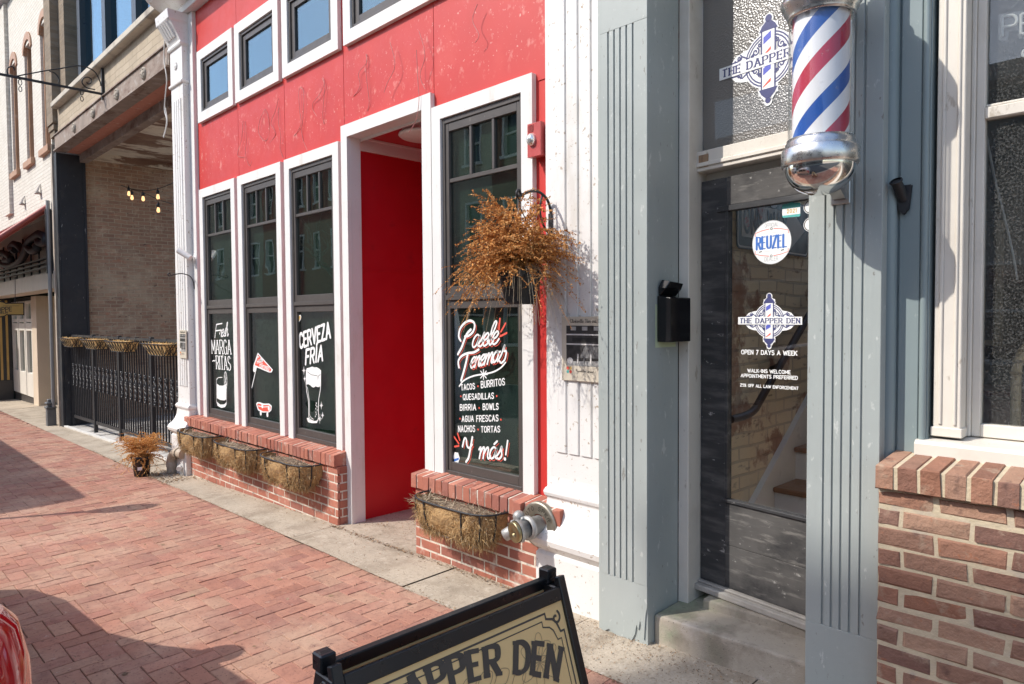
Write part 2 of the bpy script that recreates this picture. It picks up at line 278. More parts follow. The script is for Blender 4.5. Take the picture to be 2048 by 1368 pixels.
# ------------------------------------------------------------------ helpers: lettering (stroke alphabet drawn as thin ribbons)
GL = {
'A': (7, "0,0 3.5,10;3.5,10 7,0;1.3,3.4 5.7,3.4"), 'B': (6, "0,0 0,10;~0,10 3.4,10 5.2,8.9 5.2,6.5 3.3,5.4 0,5.4;~0,5.4 3.6,5.4 6,4.2 6,1.3 3.6,0 0,0"),
'C': (6, "~6,8.2 4.8,9.7 3,10 1,8.7 0,5 1,1.3 3,0 4.8,.3 6,1.8"), 'D': (6.3, "0,0 0,10;~0,10 3,10 5.6,8.3 6.3,5 5.6,1.7 3,0 0,0"),
'E': (5, "0,0 0,10;0,10 5,10;0,5.2 4.2,5.2;0,0 5,0"), 'F': (5, "0,0 0,10;0,10 5,10;0,5.2 4.2,5.2"),
'G': (6.2, "~6,8.2 4.8,9.7 3,10 1,8.7 0,5 1,1.3 3,0 5,.4 6.1,1.6;6.1,1.6 6.1,4.6;3.6,4.6 6.1,4.6"), 'H': (6, "0,0 0,10;6,0 6,10;0,5.2 6,5.2"),
'I': (1, ".5,0 .5,10"), 'J': (5, "~4.5,10 4.5,3 3.6,.5 2,0 .4,.8 0,2.4"), 'K': (6, "0,0 0,10;0,3.6 5.6,10;1.9,5.7 6,0"), 'L': (5, "0,10 0,0;0,0 5,0"),
'M': (7.6, "0,0 0,10;0,10 3.8,2.5;3.8,2.5 7.6,10;7.6,10 7.6,0"), 'N': (6, "0,0 0,10;0,10 6,0;6,0 6,10"),
'O': (6.8, "o3.4,10 1,8.7 0,5 1,1.3 3.4,0 5.8,1.3 6.8,5 5.8,8.7"), 'P': (5.7, "0,0 0,10;~0,10 3.6,10 5.6,9 5.6,5.9 3.6,4.8 0,4.8"),
'Q': (6.8, "o3.4,10 1,8.7 0,5 1,1.3 3.4,0 5.8,1.3 6.8,5 5.8,8.7;4,2.4 7,-.6"), 'R': (6, "0,0 0,10;~0,10 3.6,10 5.6,9 5.6,5.9 3.6,4.8 0,4.8;2.8,4.8 6,0"),
'S': (5.7, "~5.5,8.3 4.4,9.7 2.8,10 .8,9.2 .3,7.3 1.4,5.7 4.2,4.6 5.7,2.9 5.2,.9 3,0 1.2,.3 0,1.8"), 'T': (6, "3,0 3,10;0,10 6,10"),
'U': (6, "~0,10 0,3.5 .8,.9 3,0 5.2,.9 6,3.5 6,10"), 'V': (6.6, "0,10 3.3,0;3.3,0 6.6,10"), 'W': (9.2, "0,10 2.3,0;2.3,0 4.6,9;4.6,9 6.9,0;6.9,0 9.2,10"),
'X': (6, "0,0 6,10;0,10 6,0"), 'Y': (6.4, "0,10 3.2,4.8;6.4,10 3.2,4.8;3.2,4.8 3.2,0"), 'Z': (5.6, "0,10 5.6,10;5.6,10 0,0;0,0 5.6,0"),
'2': (5.6, "~.2,7.6 1,9.6 3,10 5,9.2 5.2,7 3.6,4.2 0,0;0,0 5.6,0"), '5': (5.5, "5,10 .8,10;.8,10 .5,5.6;~.5,5.6 2.6,6.4 4.8,5.6 5.5,3.4 4.8,1 2.6,0 .2,1"), '7': (5.4, "0,10 5.4,10;5.4,10 1.8,0"),
'1': (2, "0,8 1.4,10;1.4,10 1.4,0"), '0': (5.6, "o2.8,10 .8,8.7 0,5 .8,1.3 2.8,0 4.8,1.3 5.6,5 4.8,8.7"),
'%': (7, "o1.6,10 .2,9 .2,7 1.6,6 3,7 3,9;o5.4,4 4,3 4,1 5.4,0 6.8,1 6.8,3;1,0 6,10"), '-': (3, "0,4.6 3,4.6"), '~': (4, "~0,4.5 1.2,6 2.6,4.6 4,6.2"), '.': (1, ".3,0 .7,0"), '!': (1.4, ".7,10 .7,3;.6,.2 .8,.4"), ' ': (3, ""),
'Í': (1, ".5,0 .5,10;.2,11.6 1.8,13.4"),
'a': (5, "~4,4.4 2.4,5.6 .8,4.4 .3,2 1.3,.2 3,1 4.1,5 3.8,1.2 5,.2"), 's': (3.4, "~0,.9 1.8,3.6 2.6,6 2.9,3.8 3.3,1.6 2,.1 .6,.7"), 'e': (4.2, "~0,2.2 2.4,3 3.3,4.5 2.4,5.5 .9,4.4 .5,2 1.6,.1 3.3,.5 4.4,2"),
'l': (3.6, "~0,1.8 2.6,5.5 3.4,9.2 2.5,10 1.5,8 1.2,2 2.2,0 3.8,1.5"), 'n': (5, "~0,4.2 .8,5.4 1.2,4 .9,0;~1,2.2 2.4,5 3.5,5 3.6,1.2 4.4,0 5.4,1.3"),
'm': (7.6, "~0,4.2 .8,5.4 1.2,4 .9,0;~1,2.2 2.3,5 3.3,5 3.3,0;~3.4,2.2 4.8,5 5.9,5 6,1.2 6.8,0 7.8,1.3"), 'o': (4.4, "~2.2,5.5 .7,4.4 .3,2.2 1.4,.1 3.2,.8 3.8,3 3,5 2.2,5.5 3.4,4.4 4.8,4.8"),
'r': (3.8, "~0,2 1.4,5.6 1.6,4.7 3,4.7 2.6,1 3.2,0 4.2,1.2"), 'h': (5, "~0,1.8 2,6 2.6,9.6 1.6,9.8 1.1,6 .9,0;~1,2.3 2.3,5 3.3,4.8 3.3,1.2 4,0 5.2,1.5"), 'á': (5, "~4,4.4 2.4,5.6 .8,4.4 .3,2 1.3,.2 3,1 4.1,5 3.8,1.2 5,.2;2.2,7 3.8,8.4"),
't': (3, "~1.2,9 1,2 1.8,0 3,.6;0,6.5 2.8,6.5"), 'd': (5, "~3.8,4.4 2.4,5.6 .8,4.4 .3,2 1.3,.2 3,1 3.8,4;~3.8,10 3.8,1.2 5,.2"), 'i': (1.6, ".6,5.4 .6,.2;.5,7.4 .7,7.6"), 'f': (3, "~3,9.4 2,10 1.2,8.4 1.1,0;0,5.5 2.6,5.5"), 'k': (4, "0,0 0,10;0,2.6 3.4,5.6;1.3,3.8 3.8,0"), 'v': (4, "0,5.5 2,0;2,0 4,5.5"), 'y': (4, "0,5.5 2,0;4,5.5 1,-3"), 'b': (4.4, "0,0 0,10;o2,5.5 .3,4.6 0,2.7 .5,.7 2,0 3.8,1 4.2,2.8 3.6,4.8"), 'N_': (6, ""),
}
def glyph(ch):
    wd, spec = GL[ch]; out = []
    for s in spec.split(';'):
        if not s: continue
        md = s[0]; pts = [tuple(float(a) for a in p.split(',')) for p in s.lstrip('~o').split()]
        if md == '~': pts = cat_rom(pts, 5)
        elif md == 'o': pts = cat_rom(pts, 4, True)
        out.append(pts)
    return wd/10, [[(x/10, y/10) for x, y in s] for s in out]
class Sheet:
    """a flat surface with its own 2D metres: P(u, v, d) lies d metres proud of it"""
    def __init__(s, o, eu, ev): s.o = Vector(o); s.u = Vector(eu).normalized(); s.v = Vector(ev).normalized(); s.n = s.u.cross(s.v).normalized(); s.k = 0
    def P(s, u, v, d=0): return s.o+s.u*u+s.v*v+s.n*d
    def px(s, x, y):
        d = ray(x, y); t = (s.o-CPOS).dot(s.n)/d.dot(s.n); q = CPOS+d*t-s.o
        return (q.dot(s.u), q.dot(s.v))
def wall_sheet(Y): return Sheet((0, Y, 0), (1, 0, 0), (0, 0, 1))
def ribbon(mb, sh, pts, wd, d, mi=0, cap=True, wfn=None):
    pts = [Vector(p) for p in pts]; q = [pts[0]]
    for p in pts[1:]:
        if (p-q[-1]).length > 1e-6: q.append(p)
    pts = q
    if len(pts) < 2: return
    sh.k = (sh.k+1) % 60; d = d+sh.k*6e-6
    L = []; Rr = []; closed = (pts[0]-pts[-1]).length < 1e-5
    for i, p in enumerate(pts):
        a = pts[i-1] if i else (pts[-2] if closed else None); b = pts[i+1] if i+1 < len(pts) else (pts[1] if closed else None)
        t = ((p-a).normalized() if a is not None else Vector((0, 0)))+((b-p).normalized() if b is not None else Vector((0, 0)))
        t = t.normalized() if t.length > 1e-6 else Vector((1, 0)); n = Vector((-t.y, t.x))
        ww = (wfn(t)*wd if wfn else wd)/2; L.append(p+n*ww); Rr.append(p-n*ww)
    k = len(pts); vs = [sh.P(p.x, p.y, d) for p in L+Rr]
    mb.add(vs, [(i, k+i, k+i+1, i+1) for i in range(k-1)], mi)
    if cap and not closed:
        for e, nb in ((0, 1), (-1, -2)):
            t = (pts[e]-pts[nb]).normalized(); ww = (L[e]-Rr[e]).length/2
            arc = [pts[e]+Vector((t.x*math.cos(a)-t.y*math.sin(a), t.x*math.sin(a)+t.y*math.cos(a)))*ww for a in (rad(x) for x in range(-90, 91, 30))]
            mb.add([sh.P(p.x, p.y, d) for p in arc], [tuple(range(len(arc)))], mi)
def fill(mb, sh, poly, d, mi=0):
    from mathutils.geometry import tessellate_polygon
    pts = [sh.P(u, v, d) for u, v in poly]
    tr = tessellate_polygon([[Vector((u, v, 0)) for u, v in poly]])
    for a, b, c in tr:
        pa, pb, pc = poly[a], poly[b], poly[c]
        if (pb[0]-pa[0])*(pc[1]-pa[1])-(pb[1]-pa[1])*(pc[0]-pa[0]) < 0: b, c = c, b
        mb.add([pts[a], pts[b], pts[c]], [(0, 1, 2)], mi)
def circ(cx, cy, r, n=28, sy=1, a0=0, a1=360): return [(cx+r*math.cos(rad(a0+(a1-a0)*i/n)), cy+r*sy*math.sin(rad(a0+(a1-a0)*i/n))) for i in range(n+(0 if a1-a0 >= 360 else 1))]
def write(mb, sh, text, bl, br, tl, wd, d=.0006, mi=0, gap=.22, serif=0, shadow=None, wfn=None, arc=0, cap=None):
    """text in the parallelogram bl-br-tl given in sheet metres; wd is the stroke width in metres"""
    bl, br, tl = Vector(bl), Vector(br), Vector(tl); x = 0; items = []
    for ch in text:
        wdt, st = glyph(ch); items.append((x, st)); x += wdt+gap
    W = max(x-gap, .01); ev = tl-bl; eu = br-bl
    def mp(p): return bl+eu*(p[0]/W)+ev*(p[1]+arc*(1-(2*p[0]/W-1)**2))
    for x0, st in items:
        ends = []
        for s in st:
            pts = [(x0+a, b) for a, b in s]
            if shadow: ribbon(mb, sh, [mp(p)+Vector(shadow[0]) for p in pts], shadow[1], d-.0002, shadow[2])
            ribbon(mb, sh, [mp(p) for p in pts], wd, d, mi, cap=(not serif) if cap is None else cap, wfn=wfn)
            if serif:
                for a, b in ((pts[0], pts[1]), (pts[-1], pts[-2])):
                    if abs(pts[0][0]-pts[-1][0])+abs(pts[0][1]-pts[-1][1]) < .02: continue
                    dx, dy = abs(a[0]-b[0]), abs(a[1]-b[1])
                    if dy > dx*.6 and (abs(a[1]) < .02 or abs(a[1]-1) < .02):
                        ribbon(mb, sh, [mp((a[0]-serif, a[1]+(.03 if a[1] < .5 else -.03))), mp((a[0]+serif, a[1]+(.03 if a[1] < .5 else -.03)))], wd*.75, d+.0004, mi, cap=False)
                    elif dx > dy*3 and len(s) == 2 and a[0] > b[0]:
                        ribbon(mb, sh, [mp((a[0], a[1]-serif*.9)), mp((a[0], a[1]+serif*.9))], wd*.75, d+.0004, mi, cap=False)
THICK = lambda t: .55+.75*abs(t.y)

def barber_logo(mb, sh, c, W, d=.0006, mirror=1, slope=0):
    """the shop's emblem: a barber pole and scroll medallion behind a name band. materials: 0 white 1 navy 2 blue 3 red"""
    k = W/100.0
    def T(u, v): return (c[0]+mirror*u*k, c[1]+(v+slope*u)*k)
    def TP(ps): return [T(*p) for p in ps]
    D = [d+i*.00035 for i in range(7)]
    def fl(ps, l, m): fill(mb, sh, TP(ps), D[l], m)
    def rb(ps, wd, l, m): ribbon(mb, sh, TP(ps), wd*k, D[l], m)
    # white outline
    fl(circ(0, 0, 24.5), 0, 0)
    out = [(-38, 6), (-33, 11), (-26, 13), (-20, 14), (20, 14), (26, 13), (33, 11), (38, 6), (38, -6), (33, -11), (27, -13), (20, -14), (-20, -14), (-27, -13), (-33, -11), (-38, -6)]
    fl(out, 1, 0)
    fl([(-9, 30), (9, 30), (9.5, -30), (-9.5, -30)], 1, 0); fl(circ(0, 34, 4.8), 2, 0); fl(circ(0, -36, 4), 2, 0)
    fl([(-10.5, 24), (-7, 30), (-3, 33), (3, 33), (7, 30), (10.5, 24)], 2, 0); fl([(-10.5, -25), (-7, -31), (-3, -36), (3, -36), (7, -31), (10.5, -25)], 2, 0)
    # navy rings and scrolls
    rb(circ(0, 0, 22.6)+[(22.6, 0)], 1.2, 2, 1); rb(circ(0, 0, 20.2)+[(20.2, 0)], 1.2, 2, 1)
    for sx in (-1, 1):
        for sy, f in ((1, 1), (-1, .8)):
            for cx, cy, r0 in ((12.5, 9.5, 3.6), (8.5, 14.5, 2.2), (29, 8.8, 2.8), (34, 6, 1.4), (16, 6.6, 1.6)):
                sp = []
                for i in range(22):
                    a = i/21*7.6; r_ = r0*(1-.80*i/21); sp.append((sx*(cx+r_*math.cos(a+2)), sy*f*(cy+r_*math.sin(a+2))))
                rb(sp, 1.25, 3, 1)
            rb([(sx*20, sy*6), (sx*26, sy*9.5), (sx*31, sy*6.2), (sx*37, sy*6)], 1.4, 3, 1)
    # pole
    fl([(-7.2, 26), (7.2, 26), (7.2, -26), (-7.2, -26)], 4, 1); fl([(-5.8, 24.5), (5.8, 24.5), (5.8, -25), (-5.8, -25)], 5, 0)
    for y0, m in ((13.5, 2), (3.4, 3), (-13, 2), (-23.5, 3)):
        fl([(-4.8, y0), (2.6, y0+4), (2.6, y0+(10 if m == 2 else 7)), (-4.8, y0+(6 if m == 2 else 1))], 6, m)
    for s_, y0 in ((1, 24.5), (-1, -25)):
        fl([(-9, y0), (9, y0), (6.4, y0+s_*4.5), (2.4, y0+s_*8), (-2.4, y0+s_*8), (-6.4, y0+s_*4.5)], 6, 1); fl(circ(0, y0+s_*10.2, 3.2 if s_ > 0 else 2.6), 6, 1)
    # band
    d2 = d+.0030
    fill(mb, sh, TP([(-50, 5.4), (50, 5.4), (50, -5.4), (-50, -5.4)]), d2, 0)
    bl, br, tl = T(-46.5*mirror*mirror, -3.3), T(46.5, -3.3), T(-46.5, 3.3)
    write(mb, sh, 'THE DAPPER DEN', bl, br, tl, 1.25*k, d2+.0004, 1, .34, .16, wfn=THICK)
LOGO_M = [D_WHITE, D_NAVY, D_LILAC, D_RED]
# ================================================================== setting
def sheet_xy(mb, x0, x1, y0, y1, dz, nx=24, ny=4, fn=None, mi=0):
    fn = fn or gz
    vs = [(x0+(x1-x0)*i/nx, y0+(y1-y0)*j/ny, fn(x0+(x1-x0)*i/nx, y0+(y1-y0)*j/ny)+dz) for j in range(ny+1) for i in range(nx+1)]
    mb.add(vs, [(j*(nx+1)+i, j*(nx+1)+i+1, (j+1)*(nx+1)+i+1, (j+1)*(nx+1)+i) for j in range(ny) for i in range(nx)], mi)
g = MB(); sheet_xy(g, -200, 200, -200, 200, -.40, 20, 20); tag(g.build('ground', CONC), kind='structure')
g = MB(); sheet_xy(g, -120, 80, -11.6, .30, -.16, 60, 4); tag(g.build('road', ASPHALT), kind='structure')
def kerb_edge(X): return 2.345-.0216*(X+.5)
g = MB()
for i in range(34):                                  # kerb stones along the road
    x0 = -45+i*1.5; x1 = x0+1.488; a = [(x0, .30), (x1, .30), (x1, .47), (x0, .47)]
    g.add([(x, y, gz(x, y)-.3) for x, y in a]+[(x, y, gz(x, y)+.004) for x, y in a], [(4, 5, 6, 7), (0, 1, 5, 4), (1, 2, 6, 5), (2, 3, 7, 6), (3, 0, 4, 7)])
tag(g.build('kerb', CONC, bevel=.012, seg=2), kind='structure')
g = MB(); sheet_xy(g, -45, 6, .47, 2.9, -.011, 60, 4, mi=1)     # joint sand under the pavers
a = .1015
for cx in range(int(-30/a), int(4/a)):
    for cy in range(int(.47/a), int(2.80/a)):
        d = (cx-cy) % 4
        if d == 0: x0, x1, y0, y1 = cx*a, (cx+2)*a, cy*a, (cy+1)*a
        elif d == 2: x0, x1, y0, y1 = cx*a, (cx+1)*a, (cy-1)*a, (cy+1)*a
        else: continue
        if y0 > kerb_edge(x0): continue
        y1 = min(y1, kerb_edge((x0+x1)/2)+.012); y0 = max(y0, .475)
        if y1-y0 < .02: continue
        gp = U(.0007, .0022); b = .0025; t = [U(-.0018, .0018) for _ in range(4)]; dz = U(-.0016, .0016)
        o = [(x0+gp, y0+gp), (x1-gp, y0+gp), (x1-gp, y1-gp), (x0+gp, y1-gp)]
        inn = [(x0+gp+b, y0+gp+b), (x1-gp-b, y0+gp+b), (x1-gp-b, y1-gp-b), (x0+gp+b, y1-gp-b)]
        vs = [(x, y, gz(x, y)-.02) for x, y in o]+[(x, y, gz(x, y)-.0035+dz) for x, y in o]+[(p[0], p[1], gz(*p)+dz+t[i]) for i, p in enumerate(inn)]
        g.add(vs, [(8, 9, 10, 11)]+[(4+i, 4+(i+1) % 4, 8+(i+1) % 4, 8+i) for i in range(4)]+[(i, (i+1) % 4, 4+(i+1) % 4, 4+i) for i in range(4)])
tag(g.build('sidewalk', [PAVER, SAND]), kind='structure')
g = MB()                                             # worn concrete strip between pavers and fronts
xs = [-40, -30, -26, -22.4, -19.2, -16.6, -14.6, -11.2, -8.9, -6.9, -4.86, -3.4, -2.28, -1.35, .4, 2, 5]
for x0, x1 in zip(xs, xs[1:]):
    dz = U(-.004, .004); n = 6
    for i in range(n):
        xa, xb = x0+.004+(x1-x0-.008)*i/n, x0+.004+(x1-x0-.008)*(i+1)/n
        back = 2.95 if x0 > -14.6 else 4.3
        ya, yb = kerb_edge(xa)+U(-.004, .004), kerb_edge(xb)
        g.quad((xa, ya, gz(xa, ya)+.004+dz), (xb, yb, gz(xb, yb)+.004+dz), (xb, back, gz(xb, back)+.006+dz), (xa, back, gz(xa, back)+.006+dz))
g.box(-4.95, -3.7, 2.951, 4.6, -.2, -.016); sheet_xy(g, -45, 6, 2.2, 3.2, -.012, 50, 3)
tag(g.build('concrete_path', CONC), kind='structure')
g = MB(); sheet_xy(g, -14.6, -8.6, 2.951, 12, .012, 6, 6); tag(g.build('passage_floor', mat('passage_floor', (.50, .47, .43), .85, .15, 2, [((.14, .13, .12), 3, .5, .7)], [(60, .4, .003)])), kind='structure')

# ================================================================== brick-laying helpers
def brick_face(mb, u0, u1, z0, z1, fn, mi=0, L=.203, h=.0575, j=.0102, jz=None, rough=.0012, bev=.004, shift=0, mort=1, md=.0045):
    """bricks of one wall face; fn(u, z, d) with d growing inwards"""
    n = 0; z = z1
    while z > z0+.008:
        hb = min(h, z-z0); off = (n % 2)*(L+j)/2+shift; u = u0-off
        while u < u1-.004:
            a, b = max(u, u0), min(u+L, u1)
            if b-a > .012:
                q = [(a, z-hb), (b, z-hb), (b, z), (a, z)]; d = U(0, .003); J = lambda: U(-rough, rough)
                inn = [(a+bev+J(), z-hb+bev+J()), (b-bev+J(), z-hb+bev+J()), (b-bev+J(), z-bev+J()), (a+bev+J(), z-bev+J())]
                vs = [fn(p[0], p[1], .024) for p in q]+[fn(p[0]+J(), p[1]+J(), d+bev*.8) for p in q]+[fn(p[0], p[1], d+J()*.5) for p in inn]
                mb.add(vs, [(8, 9, 10, 11)]+[(4+i, 4+(i+1) % 4, 8+(i+1) % 4, 8+i) for i in range(4)]+[(i, (i+1) % 4, 4+(i+1) % 4, 4+i) for i in range(4)], mi)
            u += L+j
        z -= h+(jz or j); n += 1
    mb.add([fn(u0, z0, md), fn(u1, z0, md), fn(u1, z1, md), fn(u0, z1, md)], [(0, 1, 2, 3)], mort)
def rowlock(mb, x0, x1, yf, yb, zb, zt, slope, wdt=.057, j=.0105, mi=0, mort=1, odd=None):
    n = max(1, round((x1-x0+j)/(wdt+j))); st = (x1-x0+j)/n
    for i in range(n):
        a = x0+i*st; b = a+st-j; J = lambda: U(-.0022, .0022)
        f = yf+U(-.004, .004)-(.03 if odd == i else 0); d = U(-.003, .003)
        P = [(a, f), (b, f), (b, yb), (a, yb)]
        zz = lambda y: zt+slope*(y-f)+d
        c = .0035
        lo = [(a, f+c, zb+J()), (b, f+c, zb+J()), (b, yb, zb), (a, yb, zb)]
        m1 = [(a+J(), f+J(), zb+c), (b+J(), f+J(), zb+c), (b, yb, zb+c), (a, yb, zb+c)]
        m2 = [(a+J(), f+J(), zz(f)-c), (b+J(), f+J(), zz(f)-c), (b, yb, zz(yb)-c), (a, yb, zz(yb)-c)]
        up = [(a+c, f+c, zz(f)+J()), (b-c, f+c, zz(f)+J()), (b-c, yb, zz(yb)), (a+c, yb, zz(yb))]
        mb.loft([lo, m1, m2, up], mi)
    mb.add([(x0+.006, yf+.006, zb+.003), (x1-.006, yf+.006, zb+.003), (x1-.006, yb, zb+.004), (x0+.006, yb, zb+.004), (x0+.006, yf+.006, zt-.004), (x1-.006, yf+.006, zt-.004), (x1-.006, yb, zt+slope*(yb-yf)-.004), (x0+.006, yb, zt+slope*(yb-yf)-.004)],
           [(0, 1, 5, 4), (4, 5, 6, 7), (0, 4, 7, 3), (1, 2, 6, 5), (0, 3, 2, 1)], mort)
def panel_holes(mb, x0, x1, z0, z1, holes, yf, yb, mi=0):
    xs = sorted({x0, x1, *[clamp(h[k], x0, x1) for h in holes for k in (0, 1)]}); zs = sorted({z0, z1, *[clamp(h[k], z0, z1) for h in holes for k in (2, 3)]})
    for a, b in zip(xs, xs[1:]):
        for c, d in zip(zs, zs[1:]):
            mx, mz = (a+b)/2, (c+d)/2
            if any(h[0] < mx < h[1] and h[2] < mz < h[3] for h in holes): continue
            mb.box(a, b, yf, yb, c, d, mi)
def pilaster(root, name, x0, x1, yf, yb, zg, ztop, label=None):
    m = MB(); w = (x1-x0)/2; cx = (x0+x1)/2
    def ring(z, e, o): return [(cx-w-e, yf-o, z), (cx+w+e, yf-o, z), (cx+w+e, yb, z), (cx-w-e, yb, z)]
    prof = [(zg-.15, .045, .07), (.30, .045, .07), (.315, .035, .055), (.335, .05, .075), (.36, .066, .098), (.39, .07, .105), (.42, .06, .092), (.445, .045, .065), (.48, .03, .04), (.53, .018, .02), (.60, .012, .010), (.615, .022, .024), (.635, .026, .03), (.655, .018, .02), (.665, .006, .004), (.72, 0, 0)]
    zc = ztop-.75
    prof += [(zc, 0, 0), (zc+.005, .014, .02), (zc+.03, .018, .025), (zc+.05, .004, .004), (zc+.40, .004, .004), (zc+.405, .015, .02), (zc+.43, .02, .03), (zc+.45, .01, .02), (zc+.52, .004, .05), (zc+.64, .006, .12), (zc+.66, .015, .14), (zc+.75, .018, .15)]
    m.loft([ring(*p) for p in prof])
    o = m.build(name, WHITE_IRON, root, bevel=.006, seg=2)
    f = MB(); n = 4; sp = (2*w-.10)/n
    for i in range(n):                               # raised reeds of the shaft and of the bracket
        a = cx-w+.05+i*sp+.008; b = a+sp-.016
        for z0, z1 in ((.86, zc-.15),): f.box(a, b, yf-.009, yf+.004, z0, z1)
        f.loft([[(a, yf-.055, zc+.50), (b, yf-.055, zc+.50), (b, yf-.02, zc+.50), (a, yf-.02, zc+.50)], [(a, yf-.145, zc+.645), (b, yf-.145, zc+.645), (b, yf-.08, zc+.645), (a, yf-.08, zc+.645)]])
    f.build('reeding', WHITE_IRON, o, bevel=.004)
    r_ = MB(); zz = zc+.22
    r_.lathe([(.001, .016), (.012, .015), (.016, .008), (.03, .012), (.038, .004), (.04, 0)], (cx, yf-.004, zz), 20, ax=(0, -1, 0))
    for i in range(10): r_.sphere((cx+.034*math.cos(i*.628), yf-.008, zz+.034*math.sin(i*.628)), .011, n=5)
    r_.build('rosette', WHITE_IRON, o)
    return o

# ================================================================== red restaurant front
red = thing('restaurant_building', 'red panelled restaurant front with white window trims and a recessed red doorway', 'building', (-5.3, 2.95, 0))
YT, YP = 2.92, 2.955
LOW = [(-7.69, -6.97), (-6.71, -5.99), (-5.73, -5.01), (-3.632, -2.893)]
LZ0, LZ1 = .555, 2.905
UPW = [(-7.66, -6.97), (-6.70, -6.0), (-5.72, -5.0), (-4.71, -3.62)]
UZ0, UZ1 = 3.82, 4.35
holes = [(a, b, LZ0-.4, LZ1) for a, b in LOW]+[(a, b, UZ0, UZ1) for a, b in UPW]+[(-4.80, -3.82, -1, 3.03)]
seams = [-7.865, -6.832, -5.862, -4.872, -3.738, -2.66]
p = MB()
for x0, x1 in zip(seams, seams[1:]):
    panel_holes(p, x0+.003, x1-.003, .55, 4.93, holes, YP, YP+.02)
p.build('wall_panel', RED, red)
p = MB(); panel_holes(p, -7.87, -2.66, .5, 4.93, holes, YP+.021, YP+.05); p.build('wall_backing', DARK, red)
p = MB(); p.box(-2.78, -2.665, 2.95, 2.96, 2.955, 2.975); p.build('panel_batten', RED, red)
def trim(root, a, b, c, d, w_, yf=YT, bottom=True, name='trim'):
    m = MB(); J = .0008
    def pr(poly): m.prism(poly, lambda u, v, dd: (u, dd, v), yf, YP-.0005)
    pr([(a, d), (b, d), (b-w_, d-w_), (a+w_, d-w_)])
    z0 = c if not bottom else c
    if bottom:
        pr([(a, c), (a, d-J), (a+w_, d-w_-J), (a+w_, c+w_+J)]); pr([(b, c), (b-w_, c+w_+J), (b-w_, d-w_-J), (b, d-J)])
        pr([(a, c), (a+w_, c+w_), (b-w_, c+w_), (b, c)])
    else:
        pr([(a, c), (a, d-J), (a+w_, d-w_-J), (a+w_, c)]); pr([(b, c), (b-w_, c), (b-w_, d-w_-J), (b, d-J)])
    return m.build(name, WHITE, root, bevel=.0025)
def lower_window(x0, x1):
    f = MB(); z0, z1 = LZ0, LZ1; yf, yb = 2.936, 3.0
    f.box(x0, x0+.022, yf, yb, z0, z1); f.box(x1-.022, x1, yf, yb, z0, z1); f.box(x0+.022, x1-.022, yf, yb, z1-.03, z1); f.box(x0+.022, x1-.022, yf, yb, z0, z0+.035)
    zm = 1.735; f.box(x0+.022, x1-.022, yf-.006, yb, zm-.016, zm+.016)
    ys = yf+.008
    for c, d in ((z0+.035, zm-.016), (zm+.016, z1-.03)):
        f.box(x0+.022, x0+.055, ys, yb-.004, c, d); f.box(x1-.055, x1-.022, ys, yb-.004, c, d)
        f.box(x0+.055, x1-.055, ys, yb-.004, c, c+.058); f.box(x0+.055, x1-.055, ys, yb-.004, d-.055, d)
    zb = 2.50; f.box(x0+.055, x1-.055, ys+.004, yb-.012, zb-.013, zb+.013)
    for i in (1, 2):
        xm = x0+.055+(x1-x0-.11)*i/3; f.box(xm-.011, xm+.011, ys+.004, yb-.012, zb+.013, z1-.085)
    o = f.build('window', FRAME, red, bevel=.002)
    g_ = MB(); yg = 2.962
    for c, d in ((z0+.09, zm-.07), (zm+.07, zb-.012), (zb+.012, z1-.084)): g_.box(x0+.053, x1-.053, yg, yg+.004, c, d)
    g_.build('pane', GLASS, o)
    trim(o, x0-.095, x1+.095, .50, z1+.095, .09, bottom=False)
    return o
W = [lower_window(*l) for l in LOW]
for (x0, x1) in UPW:
    f = MB(); yf, yb = 2.936, 3.0
    f.box(x0, x0+.022, yf, yb, UZ0, UZ1); f.box(x1-.022, x1, yf, yb, UZ0, UZ1); f.box(x0+.022, x1-.022, yf, yb, UZ0, UZ0+.022); f.box(x0+.022, x1-.022, yf, yb, UZ1-.022, UZ1)
    a, b, c, d = x0+.022, x1-.022, UZ0+.022, UZ1-.022; ys = yf+.014
    f.box(a, a+.055, ys, yb-.005, c, d); f.box(b-.055, b, ys, yb-.005, c, d); f.box(a+.055, b-.055, ys, yb-.005, c, c+.055); f.box(a+.055, b-.055, ys, yb-.005, d-.055, d)
    o = f.build('window', FRAME, red, bevel=.002)
    g_ = MB(); g_.box(a+.05, b-.05, 2.966, 2.970, c+.05, d-.05); g_.build('pane', GLASS_SKY, o)
    trim(o, x0-.105, x1+.105, UZ0-.11, UZ1+.11, .10)
i_ = MB()                                            # rooms behind the glass
for a, b in ((-7.85, -4.86), (-3.76, -2.68)):
    for c, d in ((.3, 3.3), (3.55, 4.7)):
        yb = 4.6 if c < 1 else 3.5
        i_.quad((a, yb, c), (b, yb, c), (b, yb, d), (a, yb, d)); i_.quad((a, 3.006, c), (a, yb, c), (a, yb, d), (a, 3.006, d)); i_.quad((b, 3.006, c), (b, yb, c), (b, yb, d), (b, 3.006, d))
        i_.quad((a, 3.006, c), (b, 3.006, c), (b, yb, c), (a, yb, c)); i_.quad((a, 3.006, d), (b, 3.006, d), (b, yb, d), (a, yb, d))
i_.quad((-4.86, 3.5, 3.55), (-3.5, 3.5, 3.55), (-3.5, 3.5, 4.7), (-4.86, 3.5, 4.7))
i_.build('interior_wall', DARKG, red)
for (a, b), o in zip(LOW, W): i_ = MB(); i_.box(a+.02, b-.02, 3.002, 3.006, .6, 2.88); i_.build('window_backing', DARKG, o)  # dark green sheet added behind each pane so the glass reads less black
